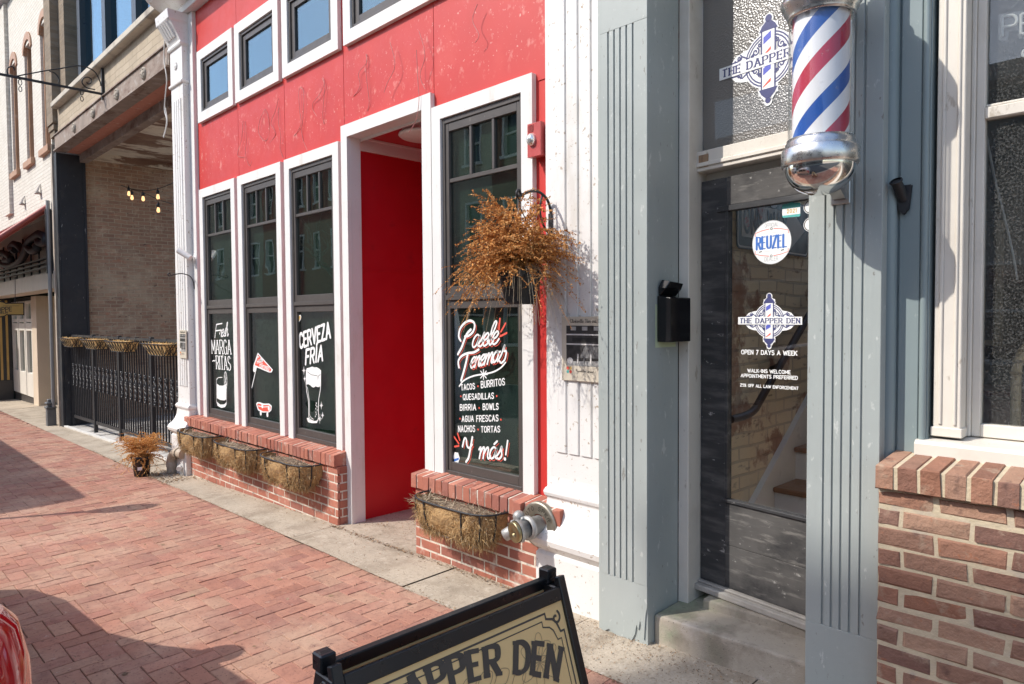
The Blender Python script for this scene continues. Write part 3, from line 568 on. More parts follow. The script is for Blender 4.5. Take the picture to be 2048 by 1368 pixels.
# doorway
d_ = MB()
for poly in ([(-4.872, 3.105), (-3.735, 3.105), (-3.835, 3.01), (-4.785, 3.01)], [(-4.872, -.035), (-4.872, 3.104), (-4.785, 3.009), (-4.785, -.03)], [(-3.735, .3), (-3.835, .3), (-3.835, 3.009), (-3.735, 3.104)]):
    d_.prism(poly, lambda u, v, dd: (u, dd, v), YT, YT+.034)
d_.box(-4.83, -4.786, YT+.0345, 3.045, -.035, 3.04); d_.box(-3.834, -3.80, YT+.0345, 3.045, -.03, 3.04); d_.box(-4.786, -3.834, YT+.0345, 3.045, 3.011, 3.045)
d_.box(-4.835, -4.806, 3.0455, 4.4, 2.93, 3.035); d_.box(-3.83, -3.80, 3.0455, 4.4, 2.93, 3.035); d_.box(-4.806, -3.83, 3.0455, 3.06, 2.995, 3.035)
d_.box(-4.806, -4.795, 3.061, 4.4, 3.018, 3.035)
d_.build('door_surround', WHITE, red, bevel=.002)
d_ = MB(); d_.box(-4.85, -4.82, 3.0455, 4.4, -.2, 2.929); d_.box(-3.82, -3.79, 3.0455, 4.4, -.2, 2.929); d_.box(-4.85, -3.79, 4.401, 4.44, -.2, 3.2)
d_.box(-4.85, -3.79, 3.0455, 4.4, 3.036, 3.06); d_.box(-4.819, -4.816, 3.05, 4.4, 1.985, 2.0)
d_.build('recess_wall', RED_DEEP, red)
# brick plinths and sills
b_ = MB()
def fr(u, z, d): return (u, 2.83+d, z)
brick_face(b_, -7.98, -4.848, -.30, .438, fr)
brick_face(b_, 2.855, 2.955, -.30, .438, lambda u, z, d: (-4.848-d, u, z), shift=.08)
brick_face(b_, -3.83, -2.56, -.30, .452, fr, shift=.05)
brick_face(b_, 2.855, 2.955, -.30, .452, lambda u, z, d: (-3.83+d, u, z), shift=.08)
brick_face(b_, 2.855, 2.955, -.30, .452, lambda u, z, d: (-2.56-d, u, z), shift=.08)
b_.build('brick_plinth', [BRICK_R, MORTAR], red)
b_ = MB(); rowlock(b_, -8.05, -4.86, 2.808, 2.953, .440, .532, .16); rowlock(b_, -3.85, -2.50, 2.808, 2.953, .458, .552, .12, odd=15); b_.build('brick_sill', [BRICK_R, MORTAR], red)
# white iron pilasters, edge board, cornice
pilaster(red, 'pilaster', -8.34, -7.985, 2.85, 2.99, -.2, 4.93)
pilaster(red, 'pilaster', -2.62, -2.17, 2.86, 2.99, -.05, 4.93)
m = MB(); m.box(-7.984, -7.867, 2.915, 2.975, .534, 4.93); m.build('edge_board', WHITE, red, bevel=.003)
m = MB(); m.box(-2.664, -2.625, 2.885, 2.975, .3, 4.93); m.build('edge_board', WHITE, red, bevel=.003)
m = MB(); m.prism([(2.98, 4.935), (2.86, 4.935), (2.86, 5.0), (2.80, 5.03), (2.66, 5.10), (2.62, 5.14), (2.62, 5.26), (2.55, 5.32), (2.55, 5.5), (2.98, 5.5)], lambda u, v, dd: (dd, u, v), -8.42, -2.14)
m.build('cornice', WHITE_IRON, red, bevel=.003)
m = MB(); m.box(-8.34, -2.2, 3.0, 10, 4.94, 5.5); m.box(-8.62, -8.36, 3.0, 12, -.3, 5.4); m.box(-8.34, -2.2, 2.99, 3.4, 5.5, 7.5); m.build('upper_wall', mat_brick('red_side_brick', (.22, .11, .08), (.3, .16, .11), (.35, .3, .25), 'yz'), red)

# ---- window lettering
GS = wall_sheet(2.9605)
def zm(ox, oy, k): return lambda x, y: GS.px(ox+x/k, oy+y/k)
def path(f, s): return [f(*(float(a) for a in q.split(','))) for q in s.split()]
q = zm(410, 620, 6.514); m = MB()
write(m, GS, 'F', q(128, 362), q(200, 352), q(150, 188), .013); write(m, GS, 'resh', q(188, 350), q(305, 338), q(200, 175), .012, gap=-.08)
write(m, GS, 'MARGA', q(92, 570), q(342, 578), q(84, 392), .0145, gap=.22, wfn=lambda t: .45+.85*abs(t.y), serif=.14)
write(m, GS, 'RITAS', q(152, 770), q(336, 786), q(144, 596), .0145, gap=.2, wfn=lambda t: .45+.85*abs(t.y), serif=.14); write(m, GS, '~', q(100, 690), q(135, 685), q(100, 640), .012)
fill(m, GS, path(q, '155,960 190,985 235,985 278,960 276,1165 250,1178 200,1172 157,1148'), .0008); ribbon(m, GS, path(q, '150,900 150,1190 165,1245 215,1272 260,1262 282,1225 284,960'), .006, .0008)
ribbon(m, GS, path(q, '150,905 175,880 225,878'), .008, .0008); fill(m, GS, path(q, '155,1195 200,1232 250,1230 280,1200 268,1258 215,1275 170,1250'), .001)
c = q(270, 915); ribbon(m, GS, [(c[0]+.036*math.cos(t), c[1]+.088*math.sin(t)) for t in (i*.262 for i in range(25))], .009, .001)
for t in range(6): ribbon(m, GS, [c, (c[0]+.03*math.cos(t*1.05+.4), c[1]+.076*math.sin(t*1.05+.4))], .006, .0012)
tag(m.build('window_lettering', [D_WHITE], W[0]), 'white painted lettering with a drink glass')
q = zm(490, 680, 8.043); m = MB()
fill(m, GS, path(q, '207,202 450,478 428,522 385,522 135,416'), .0006, 0); fill(m, GS, path(q, '212,232 428,478 410,506 385,504 158,402'), .0009, 1)
write(m, GS, 'C', q(188, 345), q(215, 352), q(200, 262), .010, .0014); write(m, GS, 'alle', q(213, 350), q(285, 352), q(228, 285), .007, .0014, gap=-.05)
write(m, GS, 'CERTIFIED', q(236, 440), q(392, 492), q(236, 388), .0075, .0014, gap=.2); ribbon(m, GS, path(q, '190,372 240,364 285,378'), .006, .0014)
fill(m, GS, path(q, '135,420 192,440 178,505 150,520 132,500'), .0007, 0); ribbon(m, GS, path(q, '172,500 140,640 110,770'), .012, .0008)
fill(m, GS, path(q, '180,1030 195,1000 240,1000 300,1022 390,1022 432,1060 425,1130 385,1165 280,1165 210,1130'), .0006, 0)
fill(m, GS, path(q, '196,1040 215,1020 250,1030 300,1048 380,1045 415,1075 408,1120 380,1150 290,1148 222,1112'), .0009, 1)
ribbon(m, GS, path(q, '215,1058 290,1078 390,1072'), .008, .0012)
for x, y in ((280, 1060), (255, 1175), (362, 1200), (385, 1098)):
    cc = q(x, y); fill(m, GS, [(cc[0]+.020*math.cos(t*.52), cc[1]+.024*math.sin(t*.52)) for t in range(12)], .0013, 0)
tag(m.build('window_lettering', [D_WHITE, D_RED], W[1]), 'red pennant and red skateboard in white outline')
q = zm(585, 620, 5.7); m = MB()
write(m, GS, 'CERVEZA', q(84, 436), q(432, 312), q(78, 275), .024, gap=.26); write(m, GS, 'FRÍA', q(150, 618), q(342, 572), q(158, 455), .024, gap=.28)
fill(m, GS, path(q, '158,690 162,665 200,655 225,645 250,655 275,652 310,672 322,690 318,870 295,880 265,870 240,885 220,875 205,858 180,845 160,850'), .0006)
ribbon(m, GS, path(q, '158,690 155,830 162,930 180,1010 186,1100 186,1215 205,1250 250,1272 285,1265 297,1235 296,1090 300,1010 315,930 322,870 323,690'), .009, .0007)
ribbon(m, GS, path(q, '172,880 182,960 194,1030 196,1200 215,1230 240,1245'), .006, .0008); fill(m, GS, path(q, '162,1232 185,1228 200,1255 240,1275 285,1272 280,1288 225,1290 180,1278'), .0009)
for x, y in ((272, 1062), (268, 1085), (280, 1102), (266, 1125), (282, 1140), (268, 1165), (272, 1190), (262, 1212)):
    cc = q(x, y); fill(m, GS, [(cc[0]+.007*math.cos(t), cc[1]+.007*math.sin(t)) for t in range(6)], .0008)
for x, y, r_ in ((131, 690, 44), (140, 783, 30), (330, 1088, 42), (344, 1200, 34), (312, 1240, 52)):
    for t in range(4):
        s_ = 1 if t % 2 == 0 else .55; dx, dy = r_*.42*math.sin(t*.785)*s_, r_*math.cos(t*.785)*s_
        ribbon(m, GS, [q(x-dx, y-dy), q(x+dx, y+dy)], .005, .0008)
fill(m, GS, path(q, '75,140 52,100 50,70 62,52 75,62 90,54 100,75 95,105'), .0006, 0); fill(m, GS, path(q, '75,128 58,98 57,74 65,62 75,72 86,63 93,78 90,102'), .0009, 1)
ribbon(m, GS, path(q, '172,705 215,738 262,745 285,752 290,800 298,752 318,735'), .005, .001, 2)
tag(m.build('window_lettering', [D_WHITE, D_GOLD, DARKG], W[2]), 'white lettering over a tall beer glass drawing')
q = zm(900, 620, 4.277); m = MB(); SH = ((.015, -.012), .004, 1)
def script(s, w_):
    P_ = path(q, s); P_ = cat_rom(P_, 5); ribbon(m, GS, [(a+SH[0][0], b+SH[0][1]) for a, b in P_], SH[1], .0003, 1); ribbon(m, GS, P_, w_*.78, .0007)
script('178,168 145,205 122,260 100,320 68,378', .022); script('92,262 76,228 84,170 118,118 165,92 202,104 212,140 196,188 160,220 128,226', .020)
write(m, GS, 'asele', q(182, 325), q(408, 288), q(222, 130), .0125, .0007, gap=-.10, shadow=SH)
script('78,492 72,440 98,396 150,370 205,362 246,338', .020); script('152,378 140,440 120,520 96,602', .022)
write(m, GS, 'enemo', q(166, 500), q(408, 440), q(200, 332), .0125, .0007, gap=-.09, shadow=SH); script('408,440 440,380 468,300 462,350 482,352 470,420 440,452 424,436', .016)
ribbon(m, GS, cat_rom(path(q, '80,652 118,604 195,566 285,548 365,532 432,496 476,448'), 5), .010, .0007)
for t in range(4): ribbon(m, GS, [q(287-34*math.cos(t*.785), 552-42*math.sin(t*.785)), q(287+34*math.cos(t*.785), 552+42*math.sin(t*.785))], .007, .0009)
for s_ in ('428,74 419,166', '476,114 436,186', '486,196 432,224', '66,1056 84,1112', '36,1084 76,1142', '40,1168 76,1162'): ribbon(m, GS, path(q, s_), .012, .0007, 1)
for t_, a, b, c in (('TACOS', (97, 686), (213, 674), (94, 640)), ('BURRITOS', (268, 666), (468, 640), (266, 612)), ('QUESADILLAS', (113, 768), (373, 757), (113, 722)), ('BIRRIA', (87, 858), (222, 855), (87, 810)), ('BOWLS', (283, 853), (413, 850), (283, 803)),
                    ('AGUA', (103, 955), (202, 952), (103, 908)), ('FRESCAS', (228, 955), (412, 949), (228, 905)), ('NACHOS', (72, 1042), (213, 1040), (72, 992)), ('TORTAS', (267, 1045), (427, 1043), (267, 997))):
    write(m, GS, t_, q(*a), q(*b), q(*c), .0066, .0007, gap=.3)
for x, y in ((240, 652), (93, 738), (400, 736), (250, 838), (86, 930), (436, 938), (241, 1022)):
    cc = q(x, y); fill(m, GS, circ(cc[0], cc[1], .0065, 10), .0007, 1)
script('108,1168 124,1100 140,1106 146,1160 166,1180 190,1150', .018); script('192,1088 176,1180 160,1262 138,1298', .020)
write(m, GS, 'más', q(240, 1268), q(440, 1276), q(262, 1092), .013, .0007, gap=-.06, shadow=SH); script('494,1118 478,1236', .016); cc = q(470, 1274); fill(m, GS, circ(cc[0], cc[1], .011, 12), .0008)
cc = q(56, 1262); fill(m, GS, circ(cc[0], cc[1], .034, 6, 1.15), .0007, 0); fill(m, GS, [q(34, 1275), q(76, 1262), q(76, 1282), q(36, 1296)], .001, 2)
tag(m.build('window_lettering', [D_WHITE, D_RED, D_BLUE], W[3]), 'white and red hand-painted menu lettering')
# ================================================================== barber shop front
shop = thing('barbershop_building', 'grey-green barbershop front with fluted wooden pillars, black glazed door and cream window', 'building', (-1.0, 2.8, 0))
def fluted(name, x0, x1, yf, yb, zb, z0, z1, zt, gx, jag=None):
    m = MB(); gw = .0085; dp = .006
    m.box(x0, x1, yf+dp+.001, yb, zb+.03, zt)
    if jag: m.prism([(x0, z0), (x0, zb+.03)]+jag+[(x1, z0)], lambda u, v, d: (u, d, v), yf, yf+dp+.0009)
    else: m.box(x0, x1, yf, yf+dp+.0009, zb, z0)
    m.box(x0, x1, yf, yf+dp+.0009, z1, zt)
    e = [x0]+[v for g_ in gx for v in (g_-gw/2, g_+gw/2)]+[x1]
    for i in range(0, len(e), 2): m.box(e[i], e[i+1], yf, yf+dp+.0009, z0, z1)
    return m.build(name, GREEN, shop, bevel=.0022, seg=2)
fluted('pillar', -2.146, -1.875, 2.72, 2.984, .0, .333, 2.968, 3.7, [-2.099, -2.063, -2.028, -1.992, -1.955], [(-2.10, .062), (-2.06, .045), (-2.0, .050), (-1.965, .046), (-1.945, .085), (-1.935, .135), (-1.925, .11), (-1.915, .16), (-1.905, .125), (-1.893, .07), (-1.885, .19), (-1.875, .24)])
m = MB(); m.box(-2.169, -2.148, 2.727, 2.95, .02, 3.7); m.build('pillar_edge_board', GREEN, shop, bevel=.003)
m = MB(); m.box(-2.14, -1.885, 2.733, 2.97, -.05, .34); m.build('rotten_wood_core', WOOD, shop)
fluted('pillar', -1.132, -.868, 2.72, 3.02, -.1, .405, 3.3, 3.7, [-1.067, -1.034, -1.001, -.967, -.931])
m = MB()
m.box(-.868, -.74, 2.815, 3.02, .98, 3.7)
m.tube([(-.868, 2.800, 1.06), (-.868, 2.800, 3.7)], .027, 16); m.tube([(-.756, 2.812, 1.06), (-.756, 2.812, 3.7)], .012, 12)
m.box(-.837, -.77, 2.808, 2.82, 1.06, 3.7)
m.build('corner_trim', GREEN_D, shop, bevel=.002)
m = MB(); m.box(-2.17, 4, 2.86, 3.16, 3.7, 3.78); m.box(-2.17, 4, 2.70, 2.859, 3.701, 3.85); m.build('fascia', GREEN, shop, bevel=.004)
# jambs, transom bar, door
m = MB(); m.box(-1.874, -1.818, 2.985, 3.16, .17, 3.5); m.box(-1.873, -1.80, 3.161, 3.2, .17, 3.5); m.build('door_jamb', CREAM, shop, bevel=.003)
DS = Sheet((-1.818, 3.095, 0), (.9913, -.1318, 0), (0, 0, 1))
def dbox(mb, a0, a1, d0, d1, z0, z1, mi=0):
    mb.add([DS.P(a, z, d) for z in (z0, z1) for d in (d1, d0) for a in (a0, a1)], [(0, 2, 3, 1), (4, 5, 7, 6), (0, 1, 5, 4), (2, 6, 7, 3), (0, 4, 6, 2), (1, 3, 7, 5)], mi)
m = MB(); dbox(m, -.066, .86, -.05, .036, 2.305, 2.402); dbox(m, -.056, .86, -.05, .045, 2.325, 2.345); dbox(m, -.02, .86, -.11, -.051, 2.23, 2.47); dbox(m, 0, .86, -.05, .02, 3.16, 3.5); dbox(m, .80, .86, -.06, .03, .2, 2.304); dbox(m, .80, .86, -.06, .03, 2.403, 3.159)
m.box(-1.874, -.87, 3.04, 3.15, 3.501, 3.72); m.build('transom_bar', CREAM, shop, bevel=.003)
m = MB(); cc = DS.P(.045, 2.352, .038); m.obox(cc, DS.u*.028, DS.n*.0015, DS.v*.03); m.build('hole_plate', WOOD, shop)
m = MB(); dbox(m, -.03, .86, -.06, .05, .248, .276); dbox(m, -.03, .86, -.06, .02, .277, .288); m.build('threshold', mat('threshold_wood', (.38, .35, .31), .7, .2, 10, [((.6, .56, .5), 20, .6, .7, (.15, 1, 1), .6)], [(50, .3, .004, (.1, 1, 1))]), shop, bevel=.003)
m = MB(); a0, a1 = .004, .795
dbox(m, a0, .148, -.045, 0, .29, 2.262); dbox(m, .655, a1, -.045, 0, .29, 2.262)
for q_ in (.148, .640): dbox(m, q_, q_+.015, -.03, .006, .722, 2.1)
dbox(m, .10, .70, -.03, .008, 2.10, 2.127); dbox(m, .13, .67, -.03, .010, .7065, .722)
door = m.build('door', BLACKW, shop, bevel=.002)
m = MB(); dbox(m, .1485, .6545, -.045, -.001, .50, .706); dbox(m, .1485, .6545, -.045, -.0015, .29, .4985); tag(m.build('bottom_panel', SUNB, door, bevel=.002), 'worn black bottom boards painted a sunlit grey')
m = MB(); dbox(m, .1485, .6545, -.045, -.001, 2.128, 2.262); tag(m.build('top_rail', SUNB, door, bevel=.002), 'worn black top rail painted a sunlit grey')
m = MB(); dbox(m, .163, .64, -.024, -.020, .722, 2.1); m.build('pane', mat_glass('door_glass', (.985, .985, .98), 1.42, 0, ((.6, .58, .54), [(110, .74, .8, .12)])), door)
PS = Sheet(DS.P(0, 0, -.0195), DS.u, DS.v)
def mk(name, mats, fn, label=None, sh=None, par=None):
    m = MB(); fn(m, sh or PS); return tag(m.build(name, mats, par or door), label)
def zp(sh, ox, oy, k): return lambda x, y: sh.px(ox+x/k, oy+y/k)
def _logo(m, sh):
    q = zp(sh, 1460, 560, 9.769); a, b = q(155, 800), q(1405, 790); barber_logo(m, sh, q(768, 795), b[0]-a[0])
mk('logo_decal', LOGO_M, _logo, 'emblem of a barber pole in scrollwork behind a white name band')
for rows_ in ([('OPEN 7 DAYS A WEEK', (228, 175), (1310, 203), (228, 97), .0042)], [('WALK-INS WELCOME', (350, 528), (1183, 566), (346, 466), .0034), ('APPOINTMENTS PREFERRED', (218, 624), (1320, 676), (220, 564), .0034)], [('25% OFF ALL LAW ENFORCEMENT', (203, 806), (1332, 876), (205, 754), .0029)]):
    def _hours(m, sh):
        q = zp(sh, 1460, 690, 9.769)
        for t_, a, b, c, w_ in rows_: write(m, sh, t_, q(*a), q(*b), q(*c), w_, .0008, 0, .26, .14)
    mk('door_lettering', [D_WHITE], _hours, 'white slab lettering: '+rows_[0][0].lower().replace('%', ' percent').replace('-', ' '))
def _reuzel(m, sh):
    q = zp(sh, 1440, 380, 8.55); c = q(880, 895); r_ = abs(q(870, 520)[1]-q(885, 1268)[1])/2; k = r_/100
    T = lambda u, v: (c[0]+u*k, c[1]+v*k)
    fill(m, sh, circ(c[0], c[1], r_, 48), .0006, 0); ribbon(m, sh, circ(c[0], c[1], r_*.985, 48)+[(c[0]+r_*.985, c[1])], r_*.025, .0009, 2)
    write(m, sh, 'REUZEL', T(-76, -26), T(76, -26), T(-76, 28), r_*.088, .0009, 1, .30, wfn=THICK)
    write(m, sh, 'OFFICIAL', T(-34, 71), T(34, 71), T(-34, 88), r_*.028, .0009, 2, .3); write(m, sh, 'DEALER', T(-34, -84), T(34, -84), T(-34, -66), r_*.028, .0009, 2, .3)
    for s_ in (1, -1):
        ribbon(m, sh, [T(-84, s_*34), T(-84, s_*48), T(-50, s_*57), T(-12, s_*62)], r_*.03, .0009, 3); ribbon(m, sh, [T(84, s_*34), T(84, s_*48), T(50, s_*57), T(12, s_*62)], r_*.03, .0009, 3)
        ribbon(m, sh, [T(5*math.cos(a*.628), s_*62+5*math.sin(a*.628)) for a in range(11)], r_*.028, .0009, 4)
        fill(m, sh, [T(s_*56-8, -43), T(s_*56+8, -40), T(s_*56+7, -36), T(s_*56-6, -38)], .0009, 4)
    ribbon(m, sh, [T(-50, 43), T(50, 43)], r_*.012, .0009, 2); ribbon(m, sh, [T(-40, -40), T(40, -40)], r_*.012, .0009, 2)
mk('round_sticker', [D_WHITE, D_BLUE, D_GREY, D_RED, D_INK], _reuzel, 'large round white sticker with blue lettering')
def _teal(m, sh):
    q = zp(sh, 1440, 380, 8.55)
    fill(m, sh, path(q, '1065,265 1085,245 1165,235 1180,208 1240,200 1258,220 1360,212 1375,228 1372,440 1355,452 1085,475 1068,460'), .0006, 0); fill(m, sh, path(q, '1066,325 1374,292 1373,405 1068,440'), .0009, 1)
    write(m, sh, '2021', q(1150, 395), q(1310, 378), q(1150, 335), .0035, .0012, 2, .4)
mk('teal_sticker', [D_TEAL, D_WHITE, D_GOLD], _teal, 'teal and white dated sticker')
for cy in (285, 590):
    def _rs(m, sh):
        q = zp(sh, 1440, 380, 8.55); c = q(1540, cy); fill(m, sh, circ(c[0], c[1], .030, 28), .0006, 0); ribbon(m, sh, circ(c[0], c[1], .0255, 24)+[(c[0]+.0255, c[1])], .004, .0009, 1)
    mk('small_round_sticker', [D_WHITE, D_INK], _rs)
# transom glass with the emblem
def mat_pebble():
    m, nt, bs, out = nodes('pebbled_glass'); nt.nodes.remove(bs)
    v = N(nt, 'TexVoronoi'); v.inputs['Scale'].default_value = 115; nt.links.new(N(nt, 'TexCoord').outputs['Object'], v.inputs[0])
    b = N(nt, 'Bump'); b.inputs['Strength'].default_value = .5; b.inputs['Distance'].default_value = .004; nt.links.new(v.outputs['Distance'], b.inputs['Height'])
    gl = N(nt, 'BsdfGlossy'); gl.inputs['Roughness'].default_value = .30; nt.links.new(b.outputs[0], gl.inputs['Normal'])
    df = N(nt, 'BsdfDiffuse'); df.inputs[0].default_value = (.24, .22, .20, 1); nt.links.new(b.outputs[0], df.inputs['Normal'])
    tr = N(nt, 'BsdfTransparent'); tr.inputs[0].default_value = (.6, .58, .55, 1)
    a = N(nt, 'MixShader'); a.inputs[0].default_value = .55; nt.links.new(tr.outputs[0], a.inputs[1]); nt.links.new(df.outputs[0], a.inputs[2])
    c = N(nt, 'MixShader'); c.inputs[0].default_value = .14; nt.links.new(a.outputs[0], c.inputs[1]); nt.links.new(gl.outputs[0], c.inputs[2]); nt.links.new(c.outputs[0], out.inputs[0]); return m
m = MB(); dbox(m, .004, .80, -.016, -.010, 2.403, 3.16); tr_ = m.build('transom_pane', mat_pebble(), shop)
TS = Sheet(DS.P(0, 0, -.0085), DS.u, DS.v)
def _tlogo(m, sh):
    q = zp(sh, 1420, 0, 6.84); a = q(135, 1008); c = q(800, 828); barber_logo(m, sh, (c[0], (a[1]+c[1])/2), 2*(c[0]-a[0]))
mk('logo_decal', LOGO_M, _tlogo, 'emblem of a barber pole in scrollwork behind a white name band', TS, tr_)
# steps
m = MB()
def stepb(x0, x1, yf, yb, zl, zr, zb):
    m.add([(x0, yf, zb), (x1, yf, zb), (x1, yb, zb), (x0, yb, zb), (x0, yf, zl), (x1, yf, zr), (x1, yb, zr+.012), (x0, yb, zl+.012)], [(0, 1, 5, 4), (1, 2, 6, 5), (2, 3, 7, 6), (3, 0, 4, 7), (4, 5, 6, 7)])
stepb(-1.874, -1.10, 2.775, 3.2, .186, .205, -.1); stepb(-1.74, -1.05, 2.985, 3.3, .240, .252, .1)
m.build('step', CONC_G, shop, bevel=.012, seg=3)
# stairwell behind the door
m = MB(); m.box(-1.95, -1.79, 3.21, 9, -.3, 2.45); m.build('interior_wall', mat_brick('stair_brick', (.86, .72, .50), (.78, .64, .43), (.62, .51, .37), 'yz', .215, .075, .016, [((.34, .16, .10), 2.6, .57, .63, None, .85), ((.72, .62, .46), 4, .5, .7, None, .6), ((.25, .18, .13), 14, .62, .72, (1, .4, 1.6), .8)], .9), shop)
m = MB(); m.box(-.86, -.82, 3.05, 5.6, -.3, 2.5); m.build('stairwell_wall', mat('plaster', (.78, .75, .68), .9, .06, 3), shop)
m = MB(); m.box(-1.79, -.86, 3.17, 9, .2, .262); m.build('interior_floor', TREAD, shop)
m = MB(); y0, z0, rs, rn = 3.52, .262, .19, .27
for i in range(12): m.box(-1.755, -.861, y0+i*rn, y0+i*rn+.02, z0+i*rs, z0+(i+1)*rs-.03)
m.prism([(3.40, .262), (3.40, .45), (3.44, .52), (6.9, .52+3.46*.704), (6.9, .262)], lambda u, v, d: (d, u, v), -1.789, -1.756); m.build('stair_riser', mat('stair_white', (.80, .77, .70), .5, .05, 4, [((.4, .36, .3), 12, .64, .75, None, .4)]), shop)
m = MB()
for i in range(12): m.box(-1.7555, -.862, y0+i*rn-.025, y0+(i+1)*rn+.02, z0+(i+1)*rs-.029, z0+(i+1)*rs)
m.build('stair_tread', TREAD, shop, bevel=.006)
m = MB(); hp = [(-1.72, 3.22, 1.085), (-1.72, 3.38, 1.09), (-1.72, 3.48, 1.115), (-1.72, 3.57, 1.18), (-1.72, 4.30, 1.715), (-1.72, 6, 2.96)]
m.tube(cat_rom(hp, 4), .021, 8); m.tube([(-1.785, 3.80, 1.30), (-1.72, 3.80, 1.33)], .018, 6); m.tube([(-1.785, 5, 2.18), (-1.72, 5, 2.22)], .018, 6); m.build('handrail', mat('rail_wood', (.055, .032, .022), .4, .2, 9), shop)
# road sign on the stairwell wall
RS = Sheet((-1.786, 0, 0), (0, 1, 0), (0, 0, 1)); sg = thing('road_sign', 'black and white one-way arrow sign on the brick stairwell wall behind the door', 'sign', (-1.785, 3.8, 1.95))
def rrect(a, b, c, d, r, n=5):
    return [(x+r*math.cos(rad(s+90*i/n)), y+r*math.sin(rad(s+90*i/n))) for x, y, s in ((b-r, d-r, 0), (a+r, d-r, 90), (a+r, c+r, 180), (b-r, c+r, 270)) for i in range(n+1)]
m = MB(); m.prism(rrect(3.385, 4.27, 1.955, 2.265, .03), lambda u, v, d: RS.P(u, v, d), .004, .007)
m.build('sign_panel', mat('sign_black', (.016, .017, .018), .4, .1), sg)
m = MB(); P_ = rrect(3.397, 4.258, 1.967, 2.253, .026); ribbon(m, RS, P_+[P_[0]], .009, .0078); fill(m, RS, [(3.435, 2.20), (4.02, 2.20), (4.02, 2.235), (4.22, 2.11), (4.02, 1.985), (4.02, 2.02), (3.435, 2.02)], .0078)
m.build('arrow', mat('sign_white', (.55, .52, .46), .5, .05, 6), sg)
m = MB(); write(m, RS, 'ONE WAY', (3.465, 2.045), (3.97, 2.045), (3.465, 2.175), .020, .0092, 0, .3); m.build('lettering', mat('sign_black', (.016, .017, .018)), sg)
m = MB(); fill(m, RS, [(3.60, 2.20), (3.64, 2.25), (3.69, 2.18), (3.65, 2.12)], .0096, 0); fill(m, RS, circ(3.80, 2.225, .045, 20, .5), .0096, 1); fill(m, RS, circ(3.492, 2.10, .03, 16), .0096, 0)
m.build('stuck_on_labels', [mat('label_pale', (.5, .45, .40), .5, .25, 60, [((.4, .1, .08), 60, .55, .6)]), D_GREY], sg)

# ---- brown brick bay and cream window at the right
b_ = MB()
brick_face(b_, -.838, 4, -.25, .995, lambda u, z, d: (u, 2.62+d, z), L=.190, h=.0575, j=.0150, jz=.0115, rough=.0055, bev=.005, shift=.02, md=.0045)
brick_face(b_, 2.646, 2.9, -.25, .995, lambda u, z, d: (-.838+d, u, z), L=.190, h=.0575, j=.0150, jz=.0115, rough=.0055)
b_.build('brick_plinth', [BRICK_B, MORTAR_R], shop)
b_ = MB(); rowlock(b_, -.842, 4, 2.592, 2.83, 1.0, 1.083, .10, .0575, .0135); b_.build('brick_sill', [BRICK_B, MORTAR_R], shop)
m = MB(); m.prism([(2.78, 1.083), (2.78, 1.140), (2.79, 1.152), (2.96, 1.165), (2.96, 1.083)], lambda u, v, d: (d, u, v), -.772, 4, 0)
m.box(-.728, -.642, 2.836, 2.96, 1.166, 3.7); m.box(-.712, -.70, 2.829, 2.8365, 1.21, 3.7); m.box(-.665, -.655, 2.829, 2.8365, 1.21, 3.7); m.box(-.735, -.636, 2.831, 2.9, 1.166, 1.20)
m.box(-.6415, -.628, 2.905, 2.96, 1.166, 3.7)
wf = m.build('window', CREAM, shop, bevel=.003)
m = MB(); m.box(-.628, -.601, 2.918, 2.965, 1.166, 3.7); m.box(-.6008, 4, 2.918, 2.965, 1.166, 1.212); m.box(-.6008, 4, 2.916, 2.965, 2.285, 2.325); m.box(-.601, 4, 2.926, 2.965, 2.326, 2.336)
m.build('sash', CREAM, wf, bevel=.003)
m = MB(); m.box(-.605, 4, 2.944, 2.948, 1.20, 3.7)
m.build('pane', mat_glass('dusty_glass', (.80, .81, .80), 1.6, 0, ((.62, .61, .58), [(150, .46, .78, .15), (420, .60, .72, .20), (2.2, .4, .8, .06)])), wf)
m = MB(); DK = mat('show_room', (.022, .021, .022), .9, .2)
m.quad((-.80, 5.5, .3), (4, 5.5, .3), (4, 5.5, 3.7), (-.80, 5.5, 3.7)); m.quad((-.80, 2.97, .3), (-.80, 5.5, .3), (-.80, 5.5, 3.7), (-.80, 2.97, 3.7)); m.quad((-.8, 2.97, .764), (4, 2.97, .764), (4, 5.5, .764), (-.8, 5.5, .764)); m.quad((-.8, 2.97, 3.69), (4, 2.97, 3.69), (4, 5.5, 3.69), (-.8, 5.5, 3.69)); m.quad((4, 2.97, .3), (4, 5.5, .3), (4, 5.5, 3.7), (4, 2.97, 3.7))
m.build('interior_wall', DK, shop)
m = MB()                                             # unlit white letter tubes on clear backing
NS = wall_sheet(2.985); q = zp(NS, 1640, 0, 2.735)
def nt_(pts): m.tube([NS.P(u, v, 0) for u, v in cat_rom([q(*p) for p in pts], 5)] if len(pts) > 2 else [NS.P(*q(*p), 0) for p in pts], .0048, 8)
for s_ in ([(997, 200), (997, 92)], [(997, 92), (1050, 82), (1076, 100), (1070, 130), (1045, 142), (998, 148)], [(1100, 185), (1100, 78)], [(1100, 78), (1180, 66)], [(1100, 130), (1165, 122)], [(1100, 185), (1180, 178)], [(1150, 285), (1118, 275), (1110, 300), (1135, 318), (1160, 335)]): nt_(s_)
ns = solo(m.build('letter_sign', D_WHITE), 'unlit white tube letter sign hanging inside the dusty cream window', 'sign')
m = MB(); m.prism([q(*p) for p in ((972, 75), (1000, 68), (1060, 60), (1200, 40), (1200, 200), (1085, 205), (1080, 160), (1030, 165), (1022, 218), (985, 222), (972, 210))], lambda u, v, d: NS.P(u, v, d), -.012, -.009)
